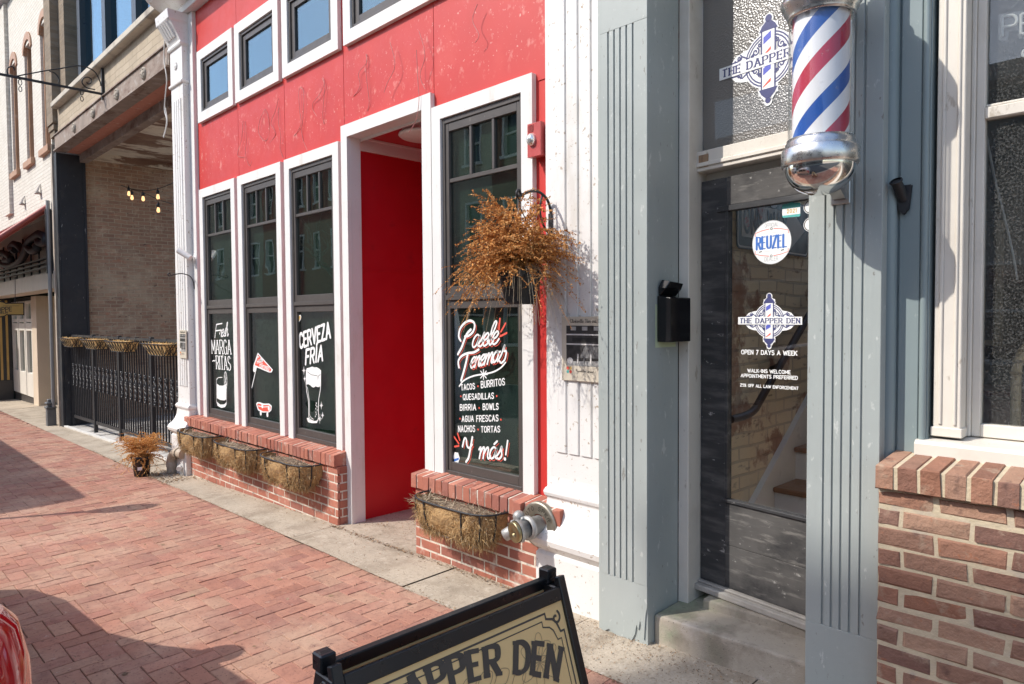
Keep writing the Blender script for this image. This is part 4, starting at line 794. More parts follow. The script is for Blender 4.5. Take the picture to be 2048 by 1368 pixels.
m.tube([NS.P(*q(1020, 68), -.01), NS.P(*q(1090, -8), -.01), NS.P(*q(1300, -250), -.01)], .0016, 5)
m.build('clear_backing', mat_glass('acrylic', (.90, .92, .92), 1.5, .05, ((.7, .7, .7), [(3, .0, .1, .10)])), ns)
m = MB(); m.tube([tuple(at(x, y, 3.1)) for x, y in cat_rom([(1969, 250), (1982, 320), (1995, 380), (2008, 430), (2022, 490), (2030, 530), (2034, 560)], 4)], .0045, 6)
solo(m.build('blind_cord', mat('cord_white', (.62, .62, .6), .6, .05)), 'pale cord dangling inside the dusty window above the wicker chair', 'cord')
# wicker chair behind the dusty window
ch = thing('wicker_chair', 'pale wicker chair standing in the dusty window, with only its arched back showing', 'chair', (-.32, 3.55, .6))
CANE = mat('cane', (.74, .58, .36), .55, .2, 30, [((.22, .14, .07), 60, .55, .65, None, .7)], [(160, .6, .003)])
def arc3(c, rx, rz, y, a0, a1, n=16): return [(c[0]+rx*math.cos(rad(a0+(a1-a0)*i/n)), y, c[1]+rz*math.sin(rad(a0+(a1-a0)*i/n))) for i in range(n+1)]
m = MB(); pa = [(-.60, 3.50, 1.02)]+arc3((-.31, 1.22), .29, .22, 3.50, 180, 0)+[(-.02, 3.50, 1.02)]; m.tube(pa, .017, 8); m.tube([(x*.86-.043, y+.01, 1.02+(z-1.02)*.86) for x, y, z in pa], .009, 6)
for i in range(36):
    pi = pa[int(i/36*(len(pa)-1))]; m.lathe([(.018, -.006), (.022, 0), (.018, .006)], pi, 8)
for i in range(9):
    x = -.54+.055*i; m.tube([(x, 3.51, 1.02), (x+.02*(-1)**i, 3.51, 1.02+.4*math.sqrt(max(0.02, 1-((x+.31)/.30)**2)))], .005, 5)
m.build('backrest', CANE, ch)
m = MB(); m.lathe([(.001, 1.03), (.26, 1.03), (.285, 1.01), (.285, .985), (.26, .97), (.001, .97)], (-.31, 3.72, 0), 24); m.build('seat', CANE, ch)
for x, y in ((-.53, 3.56), (-.09, 3.56), (-.53, 3.9), (-.09, 3.9)):
    m = MB(); m.tube([(x, y, .6), (x*.96-.012, y, .975)], .017, 8); m.build('leg', CANE, ch)
ch.location += Vector((.066, -.37, .165))
fp = thing('picture_frame', 'tan framed picture leaning in the dark behind the dusty window', 'picture frame', tuple(at(1990, 690, 3.3)))
a, b = at(1968, 520, 3.35), at(2003, 692, 3.35); m = MB(); W_ = .022
for x0, x1, z0, z1 in ((b.x-W_, b.x, b.z, b.z+.5), (b.x-.5, b.x-W_, b.z, b.z+W_), (b.x-.5, b.x-.5+W_, b.z+W_, b.z+.5)): m.box(x0, x1, 3.34, 3.37, z0, z1)
m.build('frame', mat('tan_frame', (.30, .24, .16), .5, .1), fp); m = MB(); m.box(b.x-.5+W_, b.x-W_, 3.352, 3.36, b.z+W_, b.z+.5); m.build('picture', mat('grey_print', (.08, .075, .07), .4, .3, 4), fp)
m = MB(); m.box(-.79, .5, 3.4, 3.7, .6, 1.26); m.box(-.79, .5, 3.38, 3.7, 1.262, 1.29); solo(m.build('low_cabinet', mat('oxblood', (.14, .022, .020), .5, .1), bevel=.006), 'low dark red cabinet behind the dusty window', 'cabinet')

# ================================================================== barber pole
bp = thing('barber_pole', 'wall-mounted barber pole with red, white and blue spiral and chrome dome', 'barber pole', (-1.012, 2.525, 2.02))
def mat_stripe():
    m, nt, bs, out = nodes('spiral_stripes'); sp = N(nt, 'SeparateXYZ'); nt.links.new(N(nt, 'TexCoord').outputs['Object'], sp.inputs[0])
    an = mth(nt, 'DIVIDE', mth(nt, 'ARCTAN2', sp.outputs[1], sp.outputs[0]), 2*math.pi)
    f = mth(nt, 'FRACT', mth(nt, 'ADD', mth(nt, 'SUBTRACT', mth(nt, 'DIVIDE', sp.outputs[2], .297), mth(nt, 'MULTIPLY', an, 2)), 10.973))
    cr = N(nt, 'ValToRGB'); e = cr.color_ramp; e.interpolation = 'CONSTANT'; cols = [(0, (.80, .80, .80)), (.24, (.012, .085, .36)), (.47, (.80, .80, .80)), (.75, (.45, .022, .055))]
    while len(e.elements) < 4: e.elements.new(.5)
    for i, (p, c) in enumerate(cols): e.elements[i].position = p; e.elements[i].color = c4(c)
    nt.links.new(f, cr.inputs[0]); nt.links.new(cr.outputs[0], bs.inputs['Base Color']); bs.inputs['Roughness'].default_value = .35; bump(nt, bs, noise(nt, 18, 3), .08, .004); return m
cx, cy = -1.012, 2.525
m = MB(); m.lathe([(.093, 2.205), (.093, 2.645)], (cx, cy, 0), 64); m.build('striped_roll', mat_stripe(), bp)
m = MB(); m.lathe([(.107, 2.20), (.107, 2.65)], (cx, cy, 0), 64); m.lathe([(.104, 2.65), (.104, 2.20)], (cx, cy, 0), 64); m.build('glass_cylinder', mat_glass('pole_glass', (.97, .97, .97), 1.35, .0, ((.75, .75, .73), [(24, .62, .8, .16)])), bp)
m = MB(); m.lathe([(.100, 2.222), (.111, 2.222), (.112, 2.212), (.116, 2.208), (.117, 2.196), (.124, 2.190), (.1285, 2.182), (.1285, 2.135), (.125, 2.128), (.115, 2.126), (.10, 2.126)], (cx, cy, 0), 64); m.build('collar', ALU, bp)
m = MB(); m.lathe([(.117, 2.128)]+[(.117*math.cos(rad(a)), 2.128-.102*math.sin(rad(a))) for a in range(6, 90, 6)]+[(.001, 2.026)], (cx, cy, 0), 64)
m.sphere((cx-.05, cy-.106, 2.112), .0035, n=6); m.build('dome', CHROME, bp)
m = MB(); m.lathe([(.10, 2.642), (.109, 2.640), (.112, 2.648), (.113, 2.66), (.122, 2.668), (.124, 2.68), (.132, 2.688), (.133, 2.705), (.124, 2.712), (.125, 2.78), (.115, 2.80), (.08, 2.86), (.03, 2.90), (.026, 2.94), (.001, 2.95)], (cx, cy, 0), 64); m.build('cap', ALU, bp)
for zc_ in (2.09, 2.70):
    m = MB(); m.prism([(2.61, zc_+.055), (2.70, zc_+.055), (2.719, zc_+.075), (2.719, zc_-.06), (2.70, zc_-.055), (2.66, zc_-.03), (2.61, zc_-.01)], lambda u, v, d: (d, u, v), cx-.022, cx+.022); m.box(cx-.035, cx+.035, 2.712, 2.7195, zc_-.075, zc_+.085); m.build('bracket', STEEL, bp, bevel=.003)

# ================================================================== small fittings on the fronts
mb_ = thing('mail_box', 'small black metal box with an open lid on the pillar return beside the door', 'box', (-1.84, 2.88, 1.48))
m = MB(); m.add([(-1.874, 2.80, 1.482), (-1.80, 2.80, 1.482), (-1.80, 2.975, 1.482), (-1.874, 2.975, 1.482), (-1.874, 2.80, 1.70), (-1.80, 2.80, 1.69), (-1.80, 2.975, 1.69), (-1.874, 2.975, 1.70)], [(0, 3, 2, 1), (0, 1, 5, 4), (1, 2, 6, 5), (2, 3, 7, 6), (3, 0, 4, 7), (4, 5, 6, 7)]); m.build('box_body', GLOSSB, mb_, bevel=.004, seg=2)
m = MB(); m.loft([[(-1.874, 2.81, 1.70), (-1.862, 2.81, 1.70), (-1.862, 2.945, 1.70), (-1.874, 2.945, 1.70)], [(-1.868, 2.80, 1.74), (-1.83, 2.805, 1.735), (-1.83, 2.94, 1.73), (-1.868, 2.945, 1.74)], [(-1.86, 2.815, 1.775), (-1.815, 2.82, 1.765), (-1.812, 2.93, 1.757), (-1.86, 2.93, 1.77)]], sm=False); m.build('lid', GLOSSB, mb_, bevel=.004, seg=2)
m = MB(); m.box(-1.8745, -1.8735, 2.785, 2.96, 1.455, 1.50); m.box(-1.8745, -1.8735, 2.785, 2.80, 1.50, 1.66); m.build('backing_plate', mat('pale_green_patch', (.50, .56, .36), .6, .05), mb_)
fh = thing('flag_holder', 'black cast flagpole holder screwed to the slate trim beside the cream window', 'flag holder', (-.80, 2.80, 1.9))
c = at(1808, 388, 2.80); m = MB(); m.prism([(c.x-.022, c.z+.03), (c.x+.026, c.z+.03), (c.x+.018, c.z-.055), (c.x, c.z-.075), (c.x-.016, c.z-.055)], lambda u, v, d: (u, d, v), 2.79, 2.8075); m.build('mount_plate', IRON, fh, bevel=.004)
m = MB(); m.tube([(c.x, 2.80, c.z-.02), (c.x-.012, 2.752, c.z+.040)], .018, 12, cap=False); m.tube([(c.x-.012, 2.752, c.z+.040), (c.x, 2.80, c.z-.02)], .0135, 12); m.lathe([(.017, -.003), (.022, -.002), (.022, .004), (.017, .005)], (c.x-.012, 2.752, c.z+.040), 14, ax=(-.15, -.6, .77)); m.build('socket', IRON, fh)
al = thing('alarm_strobe', 'red fire alarm strobe with clear lens between the menu window and white pilaster', 'alarm', (-2.73, 2.9, 2.5))
m = MB(); m.box(-2.79, -2.67, 2.90, 2.9545, 2.515, 2.68); m.build('box_body', mat('alarm_red', (.42, .045, .045), .35, .06, 8), al, bevel=.008, seg=3)
m = MB(); m.box(-2.783, -2.68, 2.865, 2.8995, 2.505, 2.692)
for i in range(9): m.box(-2.775, -2.735, 2.862, 2.866, 2.645+i*.0045, 2.6475+i*.0045)
m.build('cover', mat('alarm_red_light', (.46, .075, .07), .35, .06, 8), al, bevel=.008, seg=3)
m = MB(); m.sphere((-2.747, 2.862, 2.60), .030, n=10, sz=1.2); m.build('strobe_lens', mat('strobe_lens', (.85, .84, .8), .08, .02, 9, metal=.7), al)
pl = thing('history_plaque', 'cream plaque with an old street photograph on the white pilaster touching the grey-green pillar', 'plaque', (-2.34, 2.86, 1.27), 'history plaques on the white pilasters')
def plaque(root, x0, x1, z0, z1, yf):
    S_ = wall_sheet(yf); w_, h_ = x1-x0, z1-z0; m = MB(); m.box(x0, x1, yf, yf+.012, z0, z1); m.build('board', mat('plaque_cream', (.60, .53, .42), .4, .05, 4), root, bevel=.002)
    m = MB(); a, b, c, d = x0+w_*.11, x1-w_*.07, z0+h_*.24, z1-h_*.14; fill(m, S_, [(a, c), (b, c), (b, d), (a, d)], .0006, 0); H = d-c; L_ = b-a
    fill(m, S_, [(a, c), (b, c), (b, c+H*.14), (a, c+H*.10)], .0009, 1); fill(m, S_, circ(a+L_*.10, c+H*.12, H*.10, 16, .8), .0012, 2)
    for i in range(3): fill(m, S_, [(a+L_*(.12+.30*i), d-H*.12), (a+L_*(.26+.30*i), d-H*.12), (a+L_*(.26+.30*i), d-.005), (a+L_*(.12+.30*i), d-.005)], .0009, 1)
    for v in (.76, .52): fill(m, S_, [(a, c+H*v), (b, c+H*v), (b, c+H*(v+.035)), (a, c+H*(v+.035))], .0009, 2)
    fill(m, S_, [(a+L_*.35, c+H*.2), (a+L_*.9, c+H*.2), (a+L_*.9, c+H*.5), (a+L_*.5, c+H*.5)], .0009, 3); fill(m, S_, [(a+L_*.16, c+H*.6), (a+L_*.8, c+H*.6), (a+L_*.8, c+H*.70), (a+L_*.16, c+H*.70)], .0009, 4)
    for i in range(3): ribbon(m, S_, [(a+L_*(.3+.17*i), c+H*.08), (a+L_*(.31+.17*i), c+H*.28)], L_*.035, .0014, 3 if i % 2 else 2)
    m.build('photo_print', [mat('print_dark', (.045, .042, .04), .4, .5, 30), mat('print_grey', (.35, .34, .32), .4, .3, 20), mat('print_pale', (.65, .62, .58), .4, .1, 20), mat('print_mid', (.16, .155, .15), .4, .5, 40), mat('print_deep', (.02, .02, .02), .4, .3, 40)], root)
    m = MB(); write(m, S_, 'Clarksville Then and Now', (x0+w_*.2, z1-h_*.095), (x1-w_*.12, z1-h_*.095), (x0+w_*.2, z1-h_*.04), .0022, .0008, 0, .12)
    write(m, S_, 'Franklin Street', (x0+w_*.32, z0+h_*.145), (x1-w_*.30, z0+h_*.145), (x0+w_*.32, z0+h_*.18), .0015, .0008, 0, .12)
    c2 = (x0+w_*.17, z0+h_*.17)
    for i, (du, dv) in enumerate(((-.012, .012), (.012, .012), (-.012, -.012), (.012, -.012))): fill(m, S_, circ(c2[0]+du*.8, c2[1]+dv*.8, .0095, 8), .0009, 1+i % 3)
    m.build('lettering', [D_INK, D_RED, D_GOLD, D_TEAL], root)
GLYPH_EXTRA = {'w': (5.4, "0,5.5 1.3,0;1.3,0 2.7,5;2.7,5 4.1,0;4.1,0 5.4,5.5")}
GL.update(GLYPH_EXTRA)
plaque(pl, -2.508, -2.19, 1.262, 1.605, 2.838)
pl2 = thing('history_plaque', 'cream plaque with an old street photograph on the white pilaster beside the iron gate', 'plaque', (-8.05, 2.85, 1.2), 'history plaques on the white pilasters')
plaque(pl2, -8.20, -8.0, 1.175, 1.49, 2.828)
m = MB(); m.lathe([(.001, .005), (.045, .004), (.05, 0)], (-7.92, 2.914, 2.28), 16, ax=(0, -1, 0)); m.tube([(-7.92, 2.90, 2.28), (-7.935, 2.86, 2.30)], .014, 8); m.tube([(-7.90, 2.86, 2.275), (-8.0, 2.77, 2.36)], .032, 12)
solo(m.build('spotlight', mat('spot_white', (.72, .70, .68), .4, .05)), 'small white tube spotlight on the edge of the white pilaster near the gate', 'lamp')
def iron_rod(name, pts, r, label, cat, group=None, k=5):
    m = MB(); m.tube(cat_rom(pts, k), r, 6); return solo(m.build(name, IRON), label, cat, group)
iron_rod('hook_bracket', [(-7.95, 2.912, 1.94), (-7.95, 2.90, 2.03), (-7.95, 2.86, 2.085), (-7.95, 2.78, 2.105), (-7.95, 2.70, 2.09), (-7.95, 2.655, 2.075), (-7.95, 2.64, 2.09), (-7.95, 2.655, 2.105), (-7.95, 2.668, 2.09)], .006, 'empty thin iron plant hook arching off the white pilaster near the gate', 'hook')
# fire connection
fd = thing('fire_connection', 'twin-outlet brass and steel fire hose connection with round wall plate on the brick sill wall', 'hydrant', (-2.648, 2.83, .47))
C0 = Vector((-2.648, 2.803, .45)); m = MB(); m.lathe([(.128, -.02), (.128, .001)], C0, 40, ax=(0, -1, 0)); m.lathe([(.06, .004), (.075, .016), (.112, .010), (.125, .012), (.128, 0)], C0, 40, ax=(0, -1, 0)); m.build('wall_plate', mat('old_brass_plate', (.34, .31, .25), .45, .15, 18, [((.2, .17, .13), 15, .55, .7, None, .6)], metal=.8), fd)
FS = wall_sheet(2.791)
m = MB()
for i, chx in enumerate('AUTO SPKR'):
    if chx == ' ': continue
    a = rad(165-i*17); u_ = Vector((math.sin(a), -math.cos(a))); v_ = Vector((math.cos(a), math.sin(a))); c = Vector((C0.x, C0.z))+v_*.083; bl = c-u_*.008; write(m, FS, chx, bl, bl+u_*.016, bl+v_*.022, .004, .003)
m.build('lettering', mat('old_brass_dark', (.10, .09, .07), .5, .1, metal=.6), fd)
m = MB(); m.lathe([(.052, 0), (.052, .075), (.066, .08), (.066, .10), (.05, .105)], C0, 28, ax=(0, -1, 0)); A = Vector((-.22, -1, -.10)).normalized(); m.lathe([(.05, .085), (.056, .09), (.056, .125), (.062, .13), (.062, .15)], C0, 28, ax=A)
B = Vector((-.95, -.62, -.42)).normalized(); c1 = C0+Vector((-.02, -.07, .03)); m.lathe([(.032, .0), (.032, .09), (.026, .095)], c1, 24, ax=B); m.sphere(c1+Vector((-.05, -.02, .02)), .034, n=10); m.lathe([(.026, .08), (.034, .085), (.034, .155), (.031, .158), (.028, .15), (.024, .14)], c1, 24, ax=Vector((-.75, -.55, -.62)))
for s_ in (-1, 1): m.sphere(C0+A*.11+Vector((0, 0, .06))*s_, .012, n=6)
m.build('outlet', mat('dull_grey_metal', (.36, .355, .34), .55, .15, 18, [((.18, .16, .14), 14, .55, .72, None, .6)], [(60, .2, .002)], metal=.55), fd)
m = MB(); m.lathe([(.058, .152), (.058, .168), (.054, .172), (.012, .172), (.010, .160), (.001, .160)], C0, 28, ax=A); m.build('outlet_cap', BRASS, fd)
# ceiling light in the doorway
m = MB(); m.lathe([(.001, 2.962), (.190, 2.972), (.205, 2.984), (.202, 2.996), (.18, 3.010), (.175, 3.036)], (-4.27, 3.29, 0), 48); li = m.build('ceiling_light', mat('lamp_plastic', (.75, .72, .66), .4, .03)); tag(li, 'round flat white ceiling light inside the red doorway', 'light')
m = MB(); m.lathe([(.001, 2.954), (.03, 2.956), (.034, 2.963)], (-4.27, 3.29, 0), 20); m.build('sensor', mat('sensor_grey', (.3, .29, .28), .4, .05), li)
# stubs of sign wiring left on the red panels
wires = [[(500, 825), (490, 950), (463, 1040), (470, 1070), (510, 1075)], [(515, 830), (522, 960), (515, 1040), (530, 1110), (548, 1132), (560, 1100)], [(650, 745), (615, 820), (605, 900), (630, 950), (660, 960), (680, 900), (672, 800), (650, 745)],
         [(742, 672), (720, 760), (690, 840), (715, 890), (718, 930), (680, 978)], [(745, 735), (742, 840), (758, 930), (752, 1010), (775, 1080)], [(905, 595), (882, 620), (885, 740), (895, 850), (850, 930)], [(900, 600), (915, 640), (912, 780), (900, 880), (912, 960), (940, 1028)],
         [(1045, 530), (1055, 570), (1020, 650), (980, 700), (978, 750), (1005, 795)], [(1040, 535), (1058, 590), (1050, 700), (1045, 800), (1055, 850)], [(1340, 368), (1345, 430), (1290, 500), (1300, 590), (1255, 660)], [(1348, 370), (1340, 480), (1352, 600), (1362, 700), (1350, 760)]]
wl = ['narrow pointed wire loop above the second tall window', 'thin looping wire stub hanging over the seam of the red panel', 'closed oval loop of wire on the red panel', 'bent wire stub between the oval wire loop and a panel seam', 'long straight wire stub along the second panel seam', 'curled wire stub above the third tall window', 'long wire stub falling to the top of the third window trim', 'wavy wire stub beside the doorway on the third red panel', 'straight wire stub beside the wavy one on the third red panel', 'zigzag wire stub above the doorway next to the panel seam', 'straight wire stub next to the zigzag one above the doorway']
for s_, lb in zip(wires, wl):
    m = MB(); P_ = cat_rom([tuple(at(340+x/3.42, y/3.42, 2.946-.010*math.sin(i))) for i, (x, y) in enumerate(s_)], 4); m.tube(P_, .0021, 5)
    solo(m.build('wire_stub', mat('wire_pink', (.50, .19, .17), .5, .3, 30)), lb, 'wire', 'loose sign wires on the red panels')
for s_, lb in (([(780, 85), (790, 130), (775, 165), (768, 185)], 'wire stub above the doorway halfway along'), ([(838, 62), (850, 110), (840, 150), (850, 178)], 'wire stub above the right end of the doorway'), ([(955, 8), (945, 40), (958, 70), (950, 85)], 'wire stub high on the red panel over the menu window'), ([(833, 100), (836, 165), (838, 200), (832, 240), (818, 265)], 'long white wire dangling across the doorway trim to the ceiling light')):
    m = MB(); m.tube(cat_rom([tuple(at(x, y, 2.908)) for x, y in s_], 4), .0022, 5); solo(m.build('wire_stub', mat('wire_pink', (.50, .19, .17))), lb, 'wire', 'loose sign wires on the red panels')
# drain elbow at the corner
m = MB(); m.tube(cat_rom([(-8.27, 2.74, -.14), (-8.27, 2.74, -.02), (-8.25, 2.74, .06), (-8.18, 2.745, .115), (-8.10, 2.75, .13), (-7.98, 2.765, .128)], 5), .052, 16); m.lathe([(.058, 0), (.060, .05), (.054, .055)], (-8.27, 2.74, -.045), 18); m.lathe([(.054, 0), (.060, .005), (.060, .05)], (-8.12, 2.748, .13), 18, ax=(1, .1, 0))
solo(m.build('drain_pipe', mat('pvc_tan', (.42, .34, .26), .5, .12, 9, [((.2, .16, .12), 9, .58, .75, None, .6)])), 'tan plastic drain elbow at the foot of the white pilaster near the gate', 'pipe')
m = MB(); m.tube([(-8.06, 2.76, -.02), (-7.99, 2.72, -.03)], .028, 10); m.box(-8.07, -7.985, 2.762, 2.80, -.12, .1); solo(m.build('water_tap', WHITE_IRON), 'small white painted tap stub beside the tan drain elbow', 'tap')
# ================================================================== passage building with the iron gate
pb = thing('passage_building', 'tan brick building front with rusty steel beam over an open gated passage', 'building', (-11.5, 2.95, 0))
TANB = mat_brick('tan_brick', (.47, .39, .29), (.40, .325, .235), (.30, .245, .18), 'xz', .30, .088, .009, [((.20, .165, .13), 1.4, .56, .8, (1, 1, .35), .6), ((.58, .51, .41), 5, .6, .8, None, .5)], .4)
m = MB(); m.box(-14.1, -8.63, 2.95, 3.3, 4.80, 5.215); m.build('parapet_wall', TANB, pb)
m = MB(); m.box(-14.05, -8.62, 2.84, 3.25, 5.2155, 5.31); m.build('stone_ledge', mat('ledge_stone', (.50, .45, .37), .8, .1, 3, [((.16, .13, .11), 3.5, .55, .75, (1, 1, .5), .7)], [(40, .4, .005)]), pb, bevel=.012)
RUST = mat('rusty_steel', (.26, .20, .16), .75, .2, 4, [((.13, .065, .04), 5, .5, .68, (.5, 1, 1), .8), ((.40, .36, .32), 7, .58, .7, None, .6)], [(30, .4, .004)])
m = MB(); m.box(-14.25, -8.63, 2.93, 2.955, 4.555, 4.795); m.box(-14.25, -8.63, 2.90, 3.09, 4.53, 4.5545); m.box(-14.25, -8.63, 2.91, 3.0, 4.7955, 4.812); m.box(-14.25, -8.63, 3.30, 3.42, 4.40, 4.56)
be = m.build('steel_beam', RUST, pb)
m = MB(); m.box(-14.25, -8.63, 3.091, 3.30, 4.54, 4.79); m.build('beam_brick', BRICK_R, pb)
for x in (-12.91, -11.8, -10.62, -9.5):
    m = MB(); m.lathe([(.001, .03), (.03, .032), (.035, .02), (.06, .026), (.075, .018), (.08, 0)], (x, 2.93, 4.675), 20, ax=(0, -1, 0))
    for i in range(8): m.sphere((x+.055*math.cos(i*.785), 2.91, 4.675+.055*math.sin(i*.785)), .014, n=5)
    m.build('rosette', mat('rosette_stone', (.36, .31, .25), .8, .15, 20), be)
PIERB = mat_brick('pier_brick', (.20, .155, .11), (.27, .21, .15), (.25, .21, .165), 'xz', .21, .07, .012, [((.10, .08, .06), 2, .55, .8, None, .6)], .6)
m = MB(); m.box(-14.56, -14.12, 2.88, 3.3, 5.0, 9); m.box(-14.54, -14.16, 2.90, 3.3, 4.90, 4.999); m.box(-14.52, -14.2, 2.92, 3.3, 4.80, 4.899); m.build('brick_pier', PIERB, pb)
m = MB(); m.box(-14.115, -13.72, 3.0, 3.5, 5.31, 9); m.build('window_reveal', PIERB, pb)
m = MB(); BLK = mat('black_frame', (.022, .024, .027), .35, .1, 5)
for x0, x1 in ((-14.0, -13.86), (-13.42, -13.24), (-12.0, -11.82), (-10.58, -10.4), (-9.16, -8.98)): m.box(x0, x1, 3.12, 3.3, 5.311, 9)
m.box(-14, -8.6, 3.14, 3.29, 5.311, 5.40); wf = m.build('window', BLK, pb)
m = MB(); m.box(-13.9, -8.6, 3.20, 3.21, 5.35, 9); m.build('pane', GLASS_SKY, wf)
m = MB(); m.quad((-14.1, 5.2, 5.3), (-8.6, 5.2, 5.3), (-8.6, 5.2, 9), (-14.1, 5.2, 9)); m.quad((-14.1, 3.3, 5.3), (-8.6, 3.3, 5.3), (-8.6, 5.2, 5.3), (-14.1, 5.2, 5.3)); m.build('upper_room_wall', mat('upper_room', (.25, .24, .22), .9, .05), pb)
m = MB(); m.box(-14.56, -8.63, 2.9, 5.2, 9, 9.4); m.build('roof_edge', TANB, pb)
m = MB(); m.box(-14.50, -14.30, 2.985, 3.36, -.5, 4.53); m.box(-14.47, -14.30, 2.95, 2.984, -.5, 4.53); m.box(-14.44, -14.295, 3.361, 3.40, -.5, 4.53); m.build('black_column', mat('flaking_black', (.020, .022, .026), .55, .15, 4, [((.30, .29, .28), 22, .72, .76, (1, 1, .3), .7), ((.07, .06, .05), 3, .55, .75, None, .6)], [(30, .25, .004)]), pb, bevel=.004)
m = MB(); m.box(-14.60, -14.505, 2.93, 3.02, -.5, 1.15); m.box(-14.60, -14.505, 2.93, 3.02, 1.1501, 4.7); m.build('corner_board', mat('grey_wood', (.34, .28, .22), .8, .2, 5, [((.55, .5, .44), 6, .5, .7, (1, 1, .2), .8)], [(50, .4, .004, (1, 1, .15))]), pb)
m = MB(); m.box(-14.9, -14.40, 3.401, 11, -.8, 4.62)
AGED = mat_brick('aged_brick', (.42, .255, .165), (.30, .18, .12), (.48, .38, .27), 'yz', .205, .068, .016, [((.54, .42, .29), 1.2, .48, .66, None, .65), ((.66, .52, .36), 6, .55, .75, (.6, 1, 1.4), .55), ((.46, .19, .11), 5, .62, .70, (.5, 1, 1.8), .6), ((.06, .045, .04), 11, .66, .71, (.5, 1, 1.6), .85)], .9)
m.build('passage_wall', AGED, pb)
m = MB(); m.box(-14.40, -8.62, 3.43, 5.25, 4.63, 4.7); m.box(-14.399, -14.30, 3.43, 5.25, 4.50, 4.629); m.build('tin_ceiling', mat('peeling_tin', (.72, .65, .52), .7, .08, 3, [((.20, .105, .065), 2.0, .50, .55, (1, .35, 1), .95), ((.34, .25, .17), 6, .5, .7, (1, .4, 1), .6)], [(25, .5, .01), (8, .2, .02)]), pb)
m = MB()
for x0, x1, y0 in ((-8.62, -8.52, 2.96), (-8.515, -8.45, 2.99), (-8.445, -8.36, 2.97)): m.box(x0, x1, y0, y0+.12, -.3, 4.9)
m.build('edge_board', mat('brown_board', (.30, .225, .165), .75, .15, 5, [((.12, .08, .06), 7, .55, .7, (1, 1, .15), .7)], [(50, .3, .004, (1, 1, .12))]), pb, bevel=.006)
# sill line of the passage
m = MB(); m.box(-14.3, -8.35, 2.96, 3.02, -.6, -.6)
for i in range(20): x0 = -14.35+i*.30; m.add([(x0, 2.955, gz(x0, 3)-.1), (x0+.298, 2.955, gz(x0+.298, 3)-.1), (x0+.298, 3.005, gz(x0+.298, 3)-.1), (x0, 3.005, gz(x0, 3)-.1), (x0, 2.955, gz(x0, 3)+.03), (x0+.298, 2.955, gz(x0+.298, 3)+.03), (x0+.298, 3.005, gz(x0+.298, 3)+.03), (x0, 3.005, gz(x0, 3)+.03)], [(4, 5, 6, 7), (0, 1, 5, 4), (1, 2, 6, 5), (3, 0, 4, 7), (2, 3, 7, 6)])
m.build('threshold', mat('pale_kerb', (.62, .60, .56), .8, .1, 6), pb)
# ---- gate
gt = thing('iron_gate', 'tall black iron gate and railing with cast rings closing the brick passage', 'gate', (-11.6, 3.1, -.2))
gp_ = [-14.27, -12.86, -11.47, -10.03, -8.66]
for i, x in enumerate(gp_):
    m = MB(); w_ = .035 if i in (1, 2, 3) else .02; m.box(x-w_, x+w_, 3.08, 3.13, gz(x, 3)-.02, 1.375+.0*i); m.build('post', IRON, gt, bevel=.004)
for a, b in zip(gp_, gp_[1:]):
    a += .037; b -= .037; m = MB(); zb = lambda x: -.13+.018*(x+14.3)+.02; zt = 1.355
    m.add([(a, 3.095, zb(a)), (b, 3.095, zb(b)), (b, 3.12, zb(b)), (a, 3.12, zb(a)), (a, 3.095, zb(a)+.05), (b, 3.095, zb(b)+.05), (b, 3.12, zb(b)+.05), (a, 3.12, zb(a)+.05)], [(4, 5, 6, 7), (0, 1, 5, 4), (1, 2, 6, 5), (3, 0, 4, 7), (2, 3, 7, 6), (0, 3, 2, 1)])
    m.box(a, b, 3.09, 3.125, zt-.035, zt); n = round((b-a)/.107)
    for k in range(1, n): x = a+(b-a)*k/n; m.box(x-.009, x+.009, 3.10, 3.118, zb(x)+.04, zt-.034)
    g_ = m.build('gate_panel', IRON, gt)
    for k in range(0, n, 1):
        if k % 2: continue
        x = a+(b-a)*(k+.5)/n+.02; m = MB(); m.box(x-.005, x+.005, 3.094, 3.102, .46, .84)
        for zc_, r_ in ((.50, .030), (.575, .038), (.65, .044), (.725, .038), (.80, .030)):
            m.tube([(x+r_*math.cos(t*.698), 3.096+.004*math.sin(zc_*60), zc_+r_*math.sin(t*.698)) for t in range(10)], .008, 5)
        for zc_ in (.47, .835): m.sphere((x, 3.095, zc_), .020, n=4); 
        for s_ in (-1, 1): m.tube(cat_rom([(x, 3.094, .65), (x+s_*.05, 3.092, .68), (x+s_*.055, 3.092, .73), (x+s_*.03, 3.092, .74)], 3), .007, 5)
        m.build('ornament', mat('cast_iron_worn', (.045, .045, .048), .30, .2, 20), g_)
